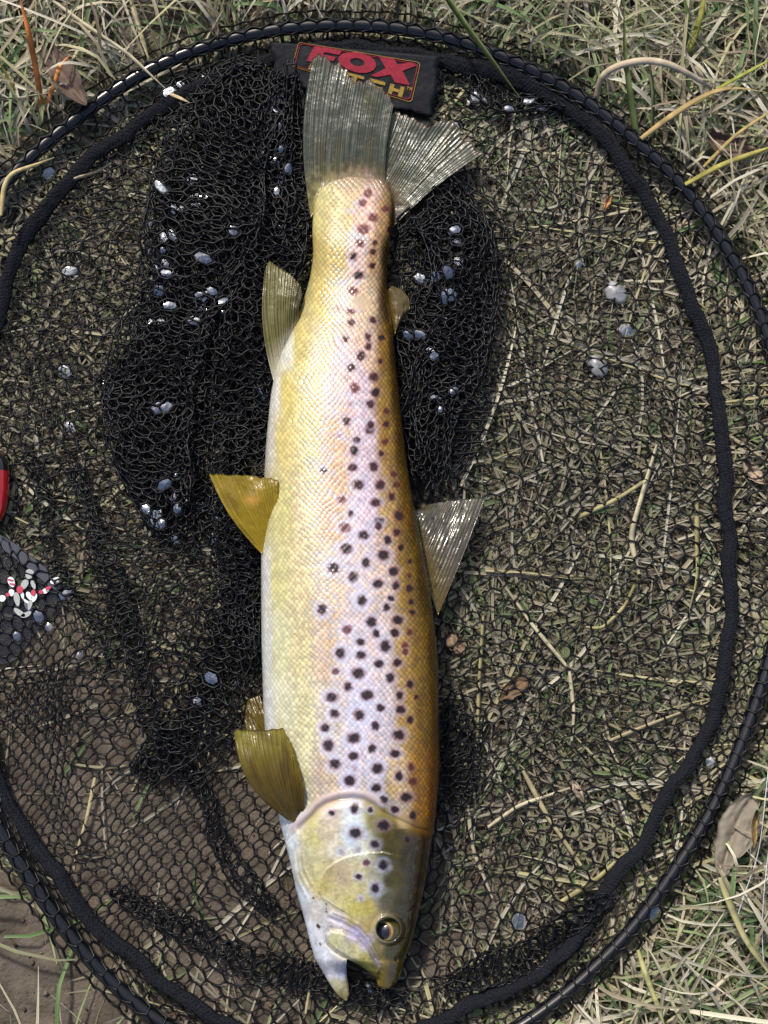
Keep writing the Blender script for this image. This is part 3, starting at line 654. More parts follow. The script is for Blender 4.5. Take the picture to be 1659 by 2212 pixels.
def paint(px, py, b=None, hs_=None, tt=None):
    """colour (skin plus some painted sky sheen) and relief (m) of the trout's upper flank at the given view positions"""
    col = base_col(px, py); rel_ = np.zeros(px.shape)
    jx = (fbm(px/6, py/6, 401)-.5)*13; jy = (fbm(px/6, py/6, 402)-.5)*13
    # head zone: below the gill-cover edge
    dO, sO = dpoly(px, py, OPERC); head = ((sO > 0) & (py > 1700)) | (py > 1860)
    dh = np.where(head, dO, -dO); dh = np.where(py < 1700, -99, dh)
    if b is not None:
        sc, rnd, rr = scales(py+(fbm(px/40, py/40, 405, 2)-.5)*14, b+(fbm(px/40, py/40, 406, 2)-.5)*14)
        fade = sstep(-10, -32, dh)*sstep(372, 395, py+8*np.sin(px/13))
        # bare patch on the flank near the adipose fin
        fade = fade*(1-.9*np.exp(-(((px-783)/20)**2+((py-655)/17)**2)**2))
        tv = tt if tt is not None else .5
        amp = .00090*fade*(.45+.55*sstep(.0, .25, tv))
        rel_ += sc*amp
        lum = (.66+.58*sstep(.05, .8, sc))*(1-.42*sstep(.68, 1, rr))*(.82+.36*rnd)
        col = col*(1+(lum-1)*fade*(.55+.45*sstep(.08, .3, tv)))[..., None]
        # reddish / pale flecking between scales on the flank
        fl = .62*fbm(px/19, py/19, 410, 3)+.38*rnd
        pinkz = np.exp(-((tv-.52)/.2)**2)*fade
        col = col*(1-pinkz*sstep(.5, .72, fl)*.28)[..., None]*np.ones(3)+(pinkz*sstep(.5, .66, fl)*.30)[..., None]*np.array([.58,.31,.15])
        pl = pinkz*sstep(.55, .25, fl)*.55
        col = col*(1-pl[..., None])+pl[..., None]*np.array([.60,.61,.76])
    else: fade = 0
    # stronger separation of the skin tones, most of all on the head
    g_ = 1.2+.45*sstep(-4, 14, dh); lu = col@np.array([.25, .65, .10]); k_ = (lu/.42)**(g_-1)
    sat = .84+.18*sstep(.3, .5, (px-np.interp(py, yd, Ld))/(np.interp(py, yd, Rd)-np.interp(py, yd, Ld)))-.06*sstep(-4, 14, dh)+.12*sstep(.7, .9, (px-np.interp(py, yd, Ld))/(np.interp(py, yd, Rd)-np.interp(py, yd, Ld))); col = (lu[..., None]+(col-lu[..., None])*sat[..., None])*k_[..., None]
    # mottling on the head
    mh = sstep(-4, 14, dh)
    col = col*(1+mh*((fbm(px/11, py/16, 420)-.5)*.75+(fbm(px/3, py/3, 421)-.5)*.25))[..., None]
    ft_ = sstep(432, 384, py+22*np.abs((px-775)/85)**2-26*(fbm(px/8, py/8, 433)-.5))*.75
    col = col*(1-ft_[..., None])+ft_[..., None]*lin((150, 122, 78))*(.7+.6*fbm(px/4, py/11, 434))[..., None]
    # spots
    dark = lin((22, 12, 14)); red = lin((150, 62, 44)); pale = lin((206, 212, 236))
    for (x, y, r, kind, halo) in spots:
        dark = lin((22, 12, 14)) if y > 1150 or (x*5.1+y) % 1 < .4 else lin((52, 22, 24))
        R_ = r*3.2; m = (abs(px-x) < R_) & (abs(py-y) < R_)
        if not m.any(): continue
        qx, qy = px[m]+jx[m]*.55, py[m]+jy[m]*.55; el_ = .88+.24*((x*7.31+y*3.7) % 1); d = np.hypot((qx-x)*el_, (qy-y)/el_)/(r*(.9+.18*((x*3.3+y*1.7) % 1)))
        tv = (x-np.interp(y, yd, Ld))/(np.interp(y, yd, Rd)-np.interp(y, yd, Ld))
        hstr = halo*np.clip((.86-tv)/.15, 0, 1)*np.clip((y-560)/500, .15, 1)
        a_h = sstep(1.5+.55*halo, .95, d)*min(.85, .72*hstr)*(.45+.55*sstep(.3, .55, fbm(qx/9+x, qy/9, 440)))
        c_ = col[m]; c_ = c_*(1-a_h[:, None])+pale*a_h[:, None]
        if kind == 2:
            a_ = sstep(1.3, .2, d)*.5; c_ = c_*(1-a_[:, None])+red*a_[:, None]
        else:
            a_ = sstep(1.5, .85, d)*(.55 if kind == 0 else .8); c_ = c_*(1-a_[:, None])+red*a_[:, None]
            k_ = .94 if kind == 0 else .62
            a_ = sstep(1.08, .62, d)*k_; c_ = c_*(1-a_[:, None])+dark*a_[:, None]
        col[m] = c_
    # gill cover: raised plate with a soft lip, pink skin fold behind it
    rel_ += .0022*sstep(-3, 16, dh)*sstep(2040, 1840, py)-.0012*np.exp(-((dh+5)/4.)**2)*(py > 1700)
    rel_ += .0011*np.exp(-((dh+16)/7.)**2)*(px < 830)
    bandp = np.exp(-((dh+15)/7.)**2)*(py > 1690)*sstep(840, 810, px)
    col = col*(1-bandp[..., None]*.8)+bandp[..., None]*.8*lin((216, 188, 188))
    slit = np.exp(-((dh+4)/2.2)**2)*(py > 1690)*sstep(860, 820, px)*.5
    col = col*(1-slit[..., None])+slit[..., None]*lin((150, 118, 80))
    dP, sP = dpoly(px, py, PREOP)
    rel_ += np.where(sP < 0, .0009, 0)*np.exp(-(dP/26.))*(dP < 80)+.0002*np.exp(-(dP/2.6)**2)
    a_ = np.exp(-(dP/2.0)**2)*.4; col = col*(1-a_[..., None])+a_[..., None]*lin((222, 212, 180))
    for l_ in BRAN:
        d, s_ = dpoly(px, py, l_); rel_ += .0006*np.exp(-(d/2.6)**2)
        a_ = np.exp(-(d/2.0)**2)*.35; col = col*(1-a_[..., None])+a_[..., None]*lin((226, 222, 200))
        a_ = np.exp(-((d-5)/2.0)**2)*.3*(s_ > 0); col = col*(1-a_[..., None])+a_[..., None]*lin((165, 140, 90))
    im = inside(px, py, MAX_); dM, _ = dpoly(px, py, MAX_, True)
    sdm = np.where(im, dM, -dM)
    rel_ += .0017*sstep(-1.5, 6, sdm)-.0009*np.exp(-((sdm+4)/3)**2)
    a_ = np.exp(-((sdm+2.0)/1.6)**2)*.5*(py > 1990); col = col*(1-a_[..., None])+a_[..., None]*lin((110, 92, 60))
    dG, sG = dpoly(px, py, GROO); rel_ += -.0010*np.exp(-(dG/4.5)**2)
    a_ = np.exp(-(dG/6.)**2)*.55; col = col*(1-a_[..., None])+a_[..., None]*lin((190, 178, 206))
    dG2, sG2 = dpoly(px, py, [(p[0]+8, p[1]-7) for p in GROO]); a_ = np.exp(-(dG2/1.8)**2)*.5
    col = col*(1-a_[..., None])+a_[..., None]*lin((130, 112, 60)); rel_ += .0006*np.exp(-((dG2-4)/4)**2)
    # eye socket
    de = np.hypot(px-EYEC[0], (py-EYEC[1]))
    rel_ += .0024*np.exp(-((de-EYER*1.02)/5.5)**2)-.004*sstep(EYER*.98, EYER*.72, de)
    a_ = np.exp(-((de-EYER*1.08)/3.0)**2)*.22; col = col*(1-a_[..., None])+a_[..., None]*lin((176, 172, 150))
    a_ = sstep(EYER, EYER*.9, de)*.8; col = col*(1-a_[..., None])+a_[..., None]*lin((60, 48, 18))
    # nostril
    nx_, ny_ = A_((1035, 1492)); dn = np.hypot((px-nx_)/4.2, (py-ny_)/3.2); a_ = sstep(1.2, .6, dn)*.85
    col = col*(1-a_[..., None])+a_[..., None]*lin((40, 30, 10)); rel_ -= .0012*a_
    # dark tip of the snout and lower jaw, fine specks
    sp = (fbm(px/2.2, py/2.2, 430, 2) > .77)*mh*.25; col = col*(1-sp[..., None])+sp[..., None]*lin((70, 50, 20))
    # lateral line
    xl = np.interp(py, [380, 700, 1000, 1400, 1700], [765, 722, 722, 752, 790])
    a_ = np.exp(-((px-xl)/1.4)**2)*(py < 1690)*.22*(fade if b is not None else 0)
    col = col*(1-a_[..., None])+a_[..., None]*lin((150, 90, 90))
    tvb = (px-np.interp(py, yd, Ld))/(np.interp(py, yd, Rd)-np.interp(py, yd, Ld))
    bk = (1-.45*sstep(.72, .98, tvb))*(1-.32*mh*sstep(.52, .7, tvb)*(py < 2075))
    rel_ = rel_+mh*(fbm(px/5, py/5, 435, 2)-.5)*.0005
    wet = .12+.75*mh*np.clip(fbm(px/14, py/14, 436)*2.2-.5, .1, 1)
    return np.concatenate([np.clip(col*bk[..., None]*np.array([.75, .78, .80]), .003, .9), wet[..., None]], -1), rel_
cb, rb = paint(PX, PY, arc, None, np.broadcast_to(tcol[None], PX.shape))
edge = np.sqrt(np.clip(sect(tcol), 0, 1))[None]
top_z = ZM+HS+rb*np.clip(edge*1.15, 0, 1)
cl, rl_ = paint(lj[0], lj[1]); cu, ru = paint(uj[0], uj[1])
def ej(n): return np.sqrt(np.clip(sect(np.linspace(0, 1, n)), 0, 1))[None]
zl = lj[3]+lj[2]+rl_*.8*ej(lj[0].shape[1]); zu = uj[3]+uj[2]+ru*.8*ej(uj[0].shape[1])
verts = []; cols = []; off = 0
def push(v, c_):
    global off
    verts.append(v.reshape(-1, 3)); cols.append(c_.reshape(-1, 4)); i = np.arange(off, off+len(verts[-1])).reshape(v.shape[:2]); off += len(verts[-1]); return i
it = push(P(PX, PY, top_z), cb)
bot = P(PX, PY, ZM); bot[..., 2] = (ZM-HS*.99)
ib = push(bot, cb); ib[:, 0] = it[:, 0]; ib[:, -1] = it[:, -1]
il = push(P(lj[0], lj[1], zl), cl); bl = P(lj[0], lj[1], lj[3]); bl[..., 2] = lj[3]-lj[2]; ilb = push(bl, cl); ilb[:, 0] = il[:, 0]
iu = push(P(uj[0], uj[1], zu), cu); bu = P(uj[0], uj[1], uj[3]); bu[..., 2] = uj[3]-uj[2]; iub = push(bu, cu); iub[:, -1] = iu[:, -1]
def qf(i): return np.stack([i[:-1, :-1], i[1:, :-1], i[1:, 1:], i[:-1, 1:]], -1).reshape(-1, 4)
ilF = np.concatenate([it[-1:, :KF+1], il]); ilbF = np.concatenate([ib[-1:, :KF+1], ilb])
iuF = np.concatenate([it[-1:, KF:], iu]); iubF = np.concatenate([ib[-1:, KF:], iub])
FF = [qf(it), qf(ib)[:, ::-1], qf(ilF), qf(ilbF)[:, ::-1], qf(iuF), qf(iubF)[:, ::-1]]
def wall(a, b, fl):
    q_ = np.stack([a[:-1], a[1:], b[1:], b[:-1]], -1); return q_ if fl else q_[:, ::-1]
FF += [wall(ilF[:, -1], ilbF[:, -1], False), wall(iuF[:, 0], iubF[:, 0], True)]
FF += [wall(ilF[-1, :], ilbF[-1, :], True), wall(iuF[-1, :], iubF[-1, :], True), wall(it[0, :], ib[0, :], False)]
FF = np.concatenate(FF)
bad = (FF[:, 0] == FF[:, 1]) | (FF[:, 1] == FF[:, 2]) | (FF[:, 2] == FF[:, 3]) | (FF[:, 3] == FF[:, 0])
tri = []
for f in FF[bad]:
    u_ = list(dict.fromkeys(f.tolist()))
    if len(u_) == 3: tri.append(u_)
lst = [FF[~bad]]
if tri: lst.append(np.array(tri))
body = mk('body', np.concatenate(verts), lst, M['skin'], trout, True, np.concatenate(cols))
# surface height lookup on the flank
def surfv(px, py):
    L_ = np.interp(py, ys, Lr); R__ = np.interp(py, ys, Rr_); t = (px-L_)/(R__-L_+1e-6)
    z = np.interp(py, ys, zm)+np.interp(py, ys, hh)*sect(np.clip(t, 0, 1))
    return np.where((t > 0.01) & (t < .99) & (py > 369), z, -1)
def surf(px, py):
    r = np.argmin(abs(ys-py)); return float(np.interp(px, PX[r], (ZM+HS)[r]))
# eye
ez = surf(EYEC[0], EYEC[1])
epos = P(EYEC[0], EYEC[1], ez-.0052); er = EYER*.97*MPP
nu, nv = 48, 24
uu, vv = np.meshgrid(np.linspace(0, 2*math.pi, nu, endpoint=False), np.linspace(0, math.pi/2, nv))
ev = np.stack([er*np.sin(vv)*np.cos(uu), er*np.sin(vv)*np.sin(uu), er*.92*np.cos(vv)], -1)
gaze = np.array([-.40, -.02, .9]); gaze /= np.linalg.norm(gaze)
nd = ev/np.linalg.norm(ev, axis=-1, keepdims=True); an = np.arccos(np.clip(nd@gaze, -1, 1))
cE = np.zeros(ev.shape); ring_t = an
c0 = lin((120, 66, 26)); c1 = lin((150, 136, 72)); c2 = lin((66, 58, 20)); c3 = lin((84, 76, 36))
t_ = sstep(.66, .72, an)[..., None]; cE = c0*(1-t_)+c1*t_
t_ = sstep(.78, .9, an)[..., None]; cE = cE*(1-t_)+c2*t_
t_ = sstep(1.15, 1.4, an)[..., None]; cE = cE*(1-t_)+c3*t_
cE = cE*(.75+.5*fbm(nd[..., 0]*9, nd[..., 1]*9, 440))[..., None]
idx = np.arange(nu*nv).reshape(nv, nu); nx = np.roll(idx, -1, 1)
eye = mk('eye', ev.reshape(-1, 3)+epos, np.stack([idx[:-1], idx[1:], nx[1:], nx[:-1]], -1).reshape(-1, 4), M['eye'], trout, True, cE.reshape(-1, 3))
# pupil: a proud dome around the gaze direction
e1 = np.cross(gaze, [0, 1., 0]); e1 /= np.linalg.norm(e1); e2 = np.cross(gaze, e1)
uu, vv = np.meshgrid(np.linspace(0, 2*math.pi, 32, endpoint=False), np.linspace(0, .6, 9))
dd = np.cos(vv)[..., None]*gaze+np.sin(vv)[..., None]*(np.cos(uu)[..., None]*e1*.85+np.sin(uu)[..., None]*e2*1.12)
dd /= np.linalg.norm(dd, axis=-1, keepdims=True); pv = dd*np.array([er, er, er*.92])*(1.006+.03*np.cos(vv/.6*math.pi/2))[..., None]
idx = np.arange(32*9).reshape(9, 32); nx = np.roll(idx, -1, 1)
mk('pupil', pv.reshape(-1, 3)+epos, np.stack([idx[:-1], idx[1:], nx[1:], nx[:-1]], -1).reshape(-1, 4), M['pupil'], eye)
# fins
def resamp(pts, n):
    a = np.array(pts, float); s = np.concatenate([[0], np.cumsum(np.linalg.norm(np.diff(a, axis=0), axis=1))]); s /= s[-1]
    f = np.linspace(0, 1, n); return np.stack([np.interp(f, s, a[:, 0]), np.interp(f, s, a[:, 1])], -1)
def fin(name, B, T, zb, zt_, rays, colf, m, bulge=(0, 0), nv=46, wave=.0009, seed=0, th=.0009, zarch=.003, zside=0, rag=3.0, hug=False):
    nu = rays*5+1; b = resamp(B, nu); t = resamp(T, nu); u = np.linspace(0, 1, nu); v = np.linspace(0, 1, nv)
    t = t+(t-b)/np.linalg.norm(t-b, axis=1, keepdims=True)*((.6*vn(u*rays, u*0, seed)+.6*vn(u*rays*.3, u*0, seed+1)-.6)*rag)[:, None]
    Q = b[None]*(1-v[:, None, None])+t[None]*v[:, None, None]
    d = t-b; nrm = np.stack([-d[:, 1], d[:, 0]], -1); nrm /= np.linalg.norm(nrm, axis=1, keepdims=True)
    bl = bulge[0]*(1-u)**2+bulge[1]*u**2
    Q = Q+(np.sin(v*math.pi)[:, None]*bl[None])[..., None]*nrm[None]
    U, Vv = np.meshgrid(u, v)
    z = zb+(zt_-zb)*Vv+zarch*np.sin(Vv*math.pi)+zside*(U-.5)
    Uw = U+(fbm(U*7, U*0, seed+9)-.5)*.10+(fbm(U*9, Vv*2.2, seed+11, 2)-.5)*.018; ridge = np.abs(np.sin(Uw*rays*math.pi))**.7*(.35+1.1*fbm(U*rays*.5, Vv*3, seed+12, 2))
    z = z+wave*ridge*sstep(0 if not hug else .1, .15 if not hug else .4, Vv)+(fbm(U*5, Vv*3, seed+3)-.5)*.004*Vv
    if hug:
        bz = surfv(Q[..., 0], Q[..., 1]); wgt = sstep(.34, .2, Vv)
        z = np.where(bz > 0, np.maximum(z, bz+.0003), z)
        kern = np.array([1, 2, 3, 2, 1.])/9
        for _ in range(4): z = np.apply_along_axis(lambda a: np.convolve(np.pad(a, 2, mode='edge'), kern, mode='valid'), 0, z)
        z = z+np.interp(v, [0, .12], [-.0012, 0])[:, None]
    col = colf(U, Vv, Q[..., 0], Q[..., 1], ridge)
    Tt = P(Q[..., 0], Q[..., 1], z); Bb = Tt.copy(); Bb[..., 2] -= th*(1-.5*Vv)
    n = nu*nv; i = np.arange(n).reshape(nv, nu)
    F = [qf(i)[:, ::-1], qf(i)+n]
    bd = np.concatenate([i[0, :], i[1:, -1], i[-1, -2::-1], i[-2:0:-1, 0]]); bj = np.roll(bd, -1)
    F.append(np.stack([bd, bj, bj+n, bd+n], -1))
    F = np.concatenate(F)
    return mk(name, np.concatenate([Tt.reshape(-1, 3), Bb.reshape(-1, 3)]), F, m, trout, True, np.tile(col.reshape(-1, 3), (2, 1)))
def cmix(a, b, t): return lin(a)*(1-t[..., None])+lin(b)*t[..., None]
def tailcol(U, V, X, Y, rg):
    c_ = cmix((112, 98, 46), (76, 80, 64), sstep(0, .35, V)); n_ = fbm(U*9, V*2.5, 501)
    st_ = sstep(.45, .8, fbm(U*34, V*1.6, 503, 3)); c_ = c_*(1-.55*st_[..., None])+.55*st_[..., None]*lin((132, 136, 128))  # grey sheen streaks painted into the tail colour
    c_ = c_*(1-sstep(.5, .75, n_)[..., None]*.5)+sstep(.5, .75, n_)[..., None]*.5*lin((92, 80, 26))
    c_ = c_*(.78+.30*rg*(.4+1.2*fbm(U*60, V*6, 502)))[..., None]
    bc_ = paint(X, np.maximum(Y, 396))[0][..., :3]*(.72+.5*fbm(X/3.2, Y/3.2, 505))[..., None]
    f_ = sstep(.27, .05, V+.34*(fbm(X/9, Y/9, 504)-.5)); c_ = c_*(1-f_[..., None])+f_[..., None]*bc_
    c_ = c_*.82; e_ = sstep(.93, 1, V)*.3; return c_*(1-e_[..., None])+e_[..., None]*lin((120, 84, 66))
Ez = lambda l: [E2(p[0], p[1]) for p in l]
fin('caudal_fin', Ez([(700,1120),(790,1120),(860,1190),(900,1300),(885,1440)]), Ez([(855,650),(900,610),(930,600),(965,592),(1010,602),(1090,678),(1190,690),(1280,655),(1350,705),(1435,780),(1560,880)]), .0190, .0225, 28, tailcol, M['fin'], bulge=(4, -10), seed=61, rag=20, zarch=.001, nv=70, wave=.0006, hug=True)
fin('caudal_fin', Ez([(338,1340),(385,1250),(480,1165),(600,1130),(720,1130),(800,1140),(860,1160)]), Ez([(345,200),(385,175),(450,205),(520,235),(590,282),(618,312),(650,372),(700,386),(760,366),(830,420),(880,480),(925,520)]), .0202, .028, 34, tailcol, M['fin'], bulge=(-18, -6), seed=62, rag=20, zarch=.0015, nv=76, wave=.0006, hug=True)
Dz = lambda l: [(537.6+p[0]*.2778, 460.8+p[1]*.2778) for p in l]
def analcol(U, V, X, Y, rg):
    c_ = cmix((196, 190, 168), (112, 106, 62), sstep(0, .3, V)); t = sstep(.45, .9, U)*sstep(.1, .5, V)
    c_ = c_*(1-t[..., None]*.7)+t[..., None]*.7*lin((52, 46, 14)); return c_*(.72+.4*rg)[..., None]
fin('anal_fin', Dz([(190,1300),(260,1120),(330,960),(390,850)]), Dz([(125,430),(155,365),(240,420),(330,480),(400,560),(415,640)]), .030, .034, 16, analcol, M['fin'], bulge=(-14, -4), seed=63, wave=.0013)
def adicol(U, V, X, Y, rg): return cmix((96, 74, 22), (110, 98, 60), V)
fin('adipose_fin', Dz([(1128,960),(1095,800),(1070,600)]), Dz([(1150,900),(1195,830),(1250,740),(1245,660),(1190,595),(1110,560)]), .024, .022, 6, adicol, M['clearfin'], seed=64, wave=.0001, rag=0, th=.0025)
def dorcol(U, V, X, Y, rg):
    c_ = cmix((104, 86, 32), (84, 80, 66), sstep(0, .5, V)); c_ = c_*(.85+.2*rg)[..., None]
    for (x, y, r) in [(958,1130,5),(935,1120,4),(975,1100,4),(932,1175,4),(965,1172,4),(950,1225,5),(1000,1100,4),(940,1265,4)]:
        a_ = sstep(1.3, .6, np.hypot(X-x, Y-y)/r)*.8; c_ = c_*(1-a_[..., None])+a_[..., None]*lin((30, 22, 16))
    return c_
fin('dorsal_fin', [(946,1330),(926,1270),(908,1190),(893,1105)], [(1047,1078),(1020,1074),(985,1080),(940,1086),(905,1098)], .029, .022, 18, dorcol, M['clearfin'], bulge=(2, 0), seed=65, wave=.0004, rag=6)
def golden(U, V, X, Y, rg):
    c_ = cmix((158, 132, 22), (138, 118, 20), V); n_ = sstep(.45, .75, fbm(U*7, V*3, 520))
    c_ = c_*(1-.5*n_[..., None])+.5*n_[..., None]*lin((104, 82, 10)); return c_*(.76+.32*rg)[..., None]
def golden2(U, V, X, Y, rg):
    c_ = golden(U, V, X, Y, rg); a_ = np.exp(-(((X-545)/15)**2+((Y-1080)/11)**2))*.85
    return c_*(1-a_[..., None])+a_[..., None]*lin((206, 156, 70))
fin('pelvic_fin', [(565,1196),(580,1180),(598,1130)], [(452,1024),(500,1026),(550,1029),(601,1037)], .043, .050, 19, golden2, M['fin'], bulge=(-12, 2), seed=66, wave=.0007, rag=7)
def darkgold(U, V, X, Y, rg): return cmix((112, 94, 18), (84, 70, 12), V)*(.7+.4*rg)[..., None]
fin('pelvic_fin', [(590,1080),(595,1020)], [(530,1010),(545,985),(575,1000)], .018, .016, 7, darkgold, M['fin'], seed=67)
def pecol(U, V, X, Y, rg):
    c_ = cmix((92, 74, 12), (122, 110, 26), sstep(.4, 1, V)); n_ = fbm(U*8, V*4, 530)
    c_ = c_*(1-.5*sstep(.5, .7, n_)[..., None])+.5*sstep(.5, .7, n_)[..., None]*lin((70, 52, 8)); return c_*(.72+.34*rg)[..., None]
fin('pectoral_fin', [(622,1772),(640,1778),(657,1768)], [(505,1580),(530,1574),(570,1578),(612,1574),(632,1612),(643,1650)], .052, .064, 20, pecol, M['fin'], bulge=(-30, 6), seed=68, wave=.0009, zarch=.006, rag=8)
fin('pectoral_fin', [(575,1640),(590,1590)], [(528,1560),(534,1512),(560,1500)], .018, .017, 8, darkgold, M['fin'], bulge=(-8, 0), seed=69)

# ------------------------------------------------------------------ single blades, leaves, stones and tackle
def ribbon(name, pts, zs, wpx, color, label, cat, group=None, fold=.22, m='blade', tip=True, color2=None):
    n = 28; q = resamp(pts, n)
    q = np.stack([gsm(q[:, 0], 2.), gsm(q[:, 1], 2.)], -1); f = np.linspace(0, 1, n)
    z = np.interp(f, np.linspace(0, 1, len(zs)), zs); z = z+(.009 if min(zs) < .03 and zs[0] != zs[-1] and max(zs) > .02 else 0); C = P(q[:, 0], q[:, 1], z)
    d = np.gradient(C, axis=0); d /= np.linalg.norm(d, axis=1, keepdims=True); s = np.cross(d, [0, 0, 1.]); s /= np.linalg.norm(s, axis=1, keepdims=True)
    rollv = rng.normal(0, .3)+f*rng.normal(0, .5); up = np.cross(s, d)
    s = s*np.cos(rollv)[:, None]+up*np.sin(rollv)[:, None]
    pr = np.interp(f, [0, .15, .7, 1], [.7, 1, .85, .1 if tip else .7])*(.9+.2*vn(f*9, f*0, int(wpx*7)))
    hw = wpx*MPP*.5*pr
    nn = np.cross(s, d); nn *= np.sign(nn[:, 2:3]+1e-9)
    top = [C-s*hw[:, None], C-nn*(hw*fold)[:, None], C+s*hw[:, None], C-nn*(hw*fold+.0003)[:, None]]
    V = np.stack(top, 1); idx = np.arange(n*4).reshape(n, 4); nx = np.roll(idx, -1, 1)
    F = np.stack([idx[:-1], nx[:-1], nx[1:], idx[1:]], -1).reshape(-1, 4)
    c = np.asarray(color, float)[None, None]*np.ones((n, 4, 1))
    if color2 is not None: c = c*(1-f[:, None, None])+np.asarray(color2)[None, None]*f[:, None, None]
    c = c*np.array([1.05, .8, 1, .8])[None, :, None]*(.55+.9*fbm(f*22, f*0+wpx, 77))[:, None, None]
    o = mk(name, V.reshape(-1, 3), F, M[m], None, True, c.reshape(-1, 3))
    return tag(o, label, cat, group)
straw = (.47, .40, .23); pale = (.55, .49, .33); green = (.12, .18, .05); yell = (.38, .34, .08); orange = (.8, .27, .07)
ribbon('grass_blade', [(92,245),(80,160),(62,70),(42,-10)], [.008,.03,.05,.06], 13, orange, 'tall tan grass blade with painted orange sunlight beside the brown leaf outside the net', 'grass blade')  # glow of sunlight put into the blade's orange colour
ribbon('grass_blade', [(95,242),(118,180),(130,140),(152,118)], [.008,.02,.03,.03], 11, (.75,.30,.08), 'short forked blade with painted orange sunlight at the foot of the tall orange one', 'grass blade')  # sunlit glow painted into this blade's colour too
ribbon('grass_blade', [(48,238),(25,180),(-5,128)], [.006,.02,.03], 8, (.45,.33,.08), 'short yellow blade leaning away from the brown leaf', 'grass blade')
ribbon('straw_stalk', [(112,0),(190,58),(270,110),(362,196)], [.02,.024,.024,.022], 9, pale, 'long pale straw crossing the soil and touching the frame', 'straw')
ribbon('straw_stalk', [(280,-10),(300,60),(325,140)], [.02,.022,.02], 11, straw, 'thick straw pointing at the frame beside bare soil', 'straw')
ribbon('grass_blade', [(955,-20),(1010,60),(1070,140),(1122,210)], [.045,.045,.038,.032], 17, green, 'broad green blade lying across the frame next to the logo patch', 'grass blade', color2=(.26,.29,.12))
ribbon('grass_blade', [(1376,300),(1362,210),(1350,120),(1347,-10)], [.012,.025,.035,.04], 15, (.15,.2,.065), 'upright broad green blade crossed by the arched dry leaf blade', 'grass blade')
ribbon('grass_blade', [(1408,300),(1412,200),(1400,110),(1385,40)], [.012,.025,.03,.03], 12, (.19,.23,.09), 'paler green blade standing next to the broad green one', 'grass blade')
ribbon('dry_blade', [(1288,215),(1295,160),(1340,138),(1400,128),(1450,138),(1540,190)], [.012,.026,.034,.036,.034,.02], 16, (.55,.44,.30), 'arched dry tan blade bent over the green grass', 'grass blade', color2=(.6,.52,.4), tip=False)
ribbon('dry_blade', [(1385,300),(1450,250),(1520,205),(1575,185),(1660,200)], [.016,.024,.03,.03,.03], 14, (.45,.33,.14), 'long tan blade arching from the frame over the grass', 'grass blade')
ribbon('grass_blade', [(1500,225),(1570,180),(1680,120)], [.02,.03,.035], 9, (.33,.36,.06), 'bright yellow-green blade beside the long tan arch', 'grass blade')
ribbon('grass_blade', [(1480,398),(1560,355),(1690,310)], [.018,.028,.034], 13, yell, 'yellowing flat blade rising from behind the frame', 'grass blade')
ribbon('grass_blade', [(1520,360),(1590,290),(1680,230)], [.018,.028,.034], 9, (.44,.34,.13), 'thin ochre blade above the yellowing flat blade', 'grass blade')
ribbon('grass_blade', [(1490,110),(1510,50),(1525,-20)], [.02,.03,.035], 14, (.34,.33,.07), 'stiff yellow tuft blade rising out of green grass', 'grass blade')
ribbon('grass_blade', [(1480,100),(1490,50),(1475,-15)], [.02,.03,.035], 11, (.13,.18,.05), 'stiff dark green blade in the yellow tuft', 'grass blade')
ribbon('straw_stalk', [(1555,1895),(1580,1960),(1610,2030),(1675,2120)], [.024,.03,.03,.026], 15, (.44,.41,.2), 'thick pale straw below the grey leaf outside the frame', 'straw')
ribbon('straw_stalk', [(1378,2052),(1400,2120),(1418,2165),(1440,2230)], [.022,.028,.028,.024], 11, (.45,.44,.19), 'yellowish straw starting under the outside of the frame', 'straw')
ribbon('straw_stalk', [(1440,2210),(1540,2140),(1600,2080),(1650,2060)], [.02,.028,.028,.02], 8, pale, 'thin straw crossing behind the yellowish straw outside the net', 'straw')
ribbon('dry_blade', [(2,465),(8,400),(24,372),(62,362),(118,340)], [.028,.03,.031,.031,.031], 10, (.62,.5,.24), 'bent yellow straw caught on top of the frame', 'straw', tip=True)
ribbon('dry_blade', [(160,386),(215,370),(240,352)], [.025,.026,.025], 7, (.6,.5,.3), 'short straw lying on the edge tape', 'straw')
ribbon('dry_blade', [(368,203),(390,212),(410,222)], [.027,.027,.026], 8, (.62,.5,.28), 'stub of straw resting on the tape near the logo patch', 'straw')
gs = 'straws lying under the net floor'
STRAW_LABELS = ['straw under the mesh pointing sideways from the dorsal fin', 'straw under the mesh slanting below the dorsal fin', 'curved straw under the mesh ending in a small hook', 'broad pale straw under the mesh running up to the tape', 'long straw under the mesh rising steeply between fish and tape', 'straw under the mesh crossing the steep long straw', "slanting straw under the mesh beside the fish's shoulder", "bowed straw under the mesh beside the trout's gill cover", 'upright straw under the mesh running alongside the tape', 'bent straw on bare soil under the mesh beside the pouch', 'short upright straw under the mesh amid dry grass', "upright straw under the mesh parallel to the fish's back", 'straw stub under the mesh between tape and tail fold', 'thin straw under the mesh starting beside the gill cover', 'thick straw under the mesh touching the tape below the broad one', 'thin straw on soil under the mesh by the lower jaw']
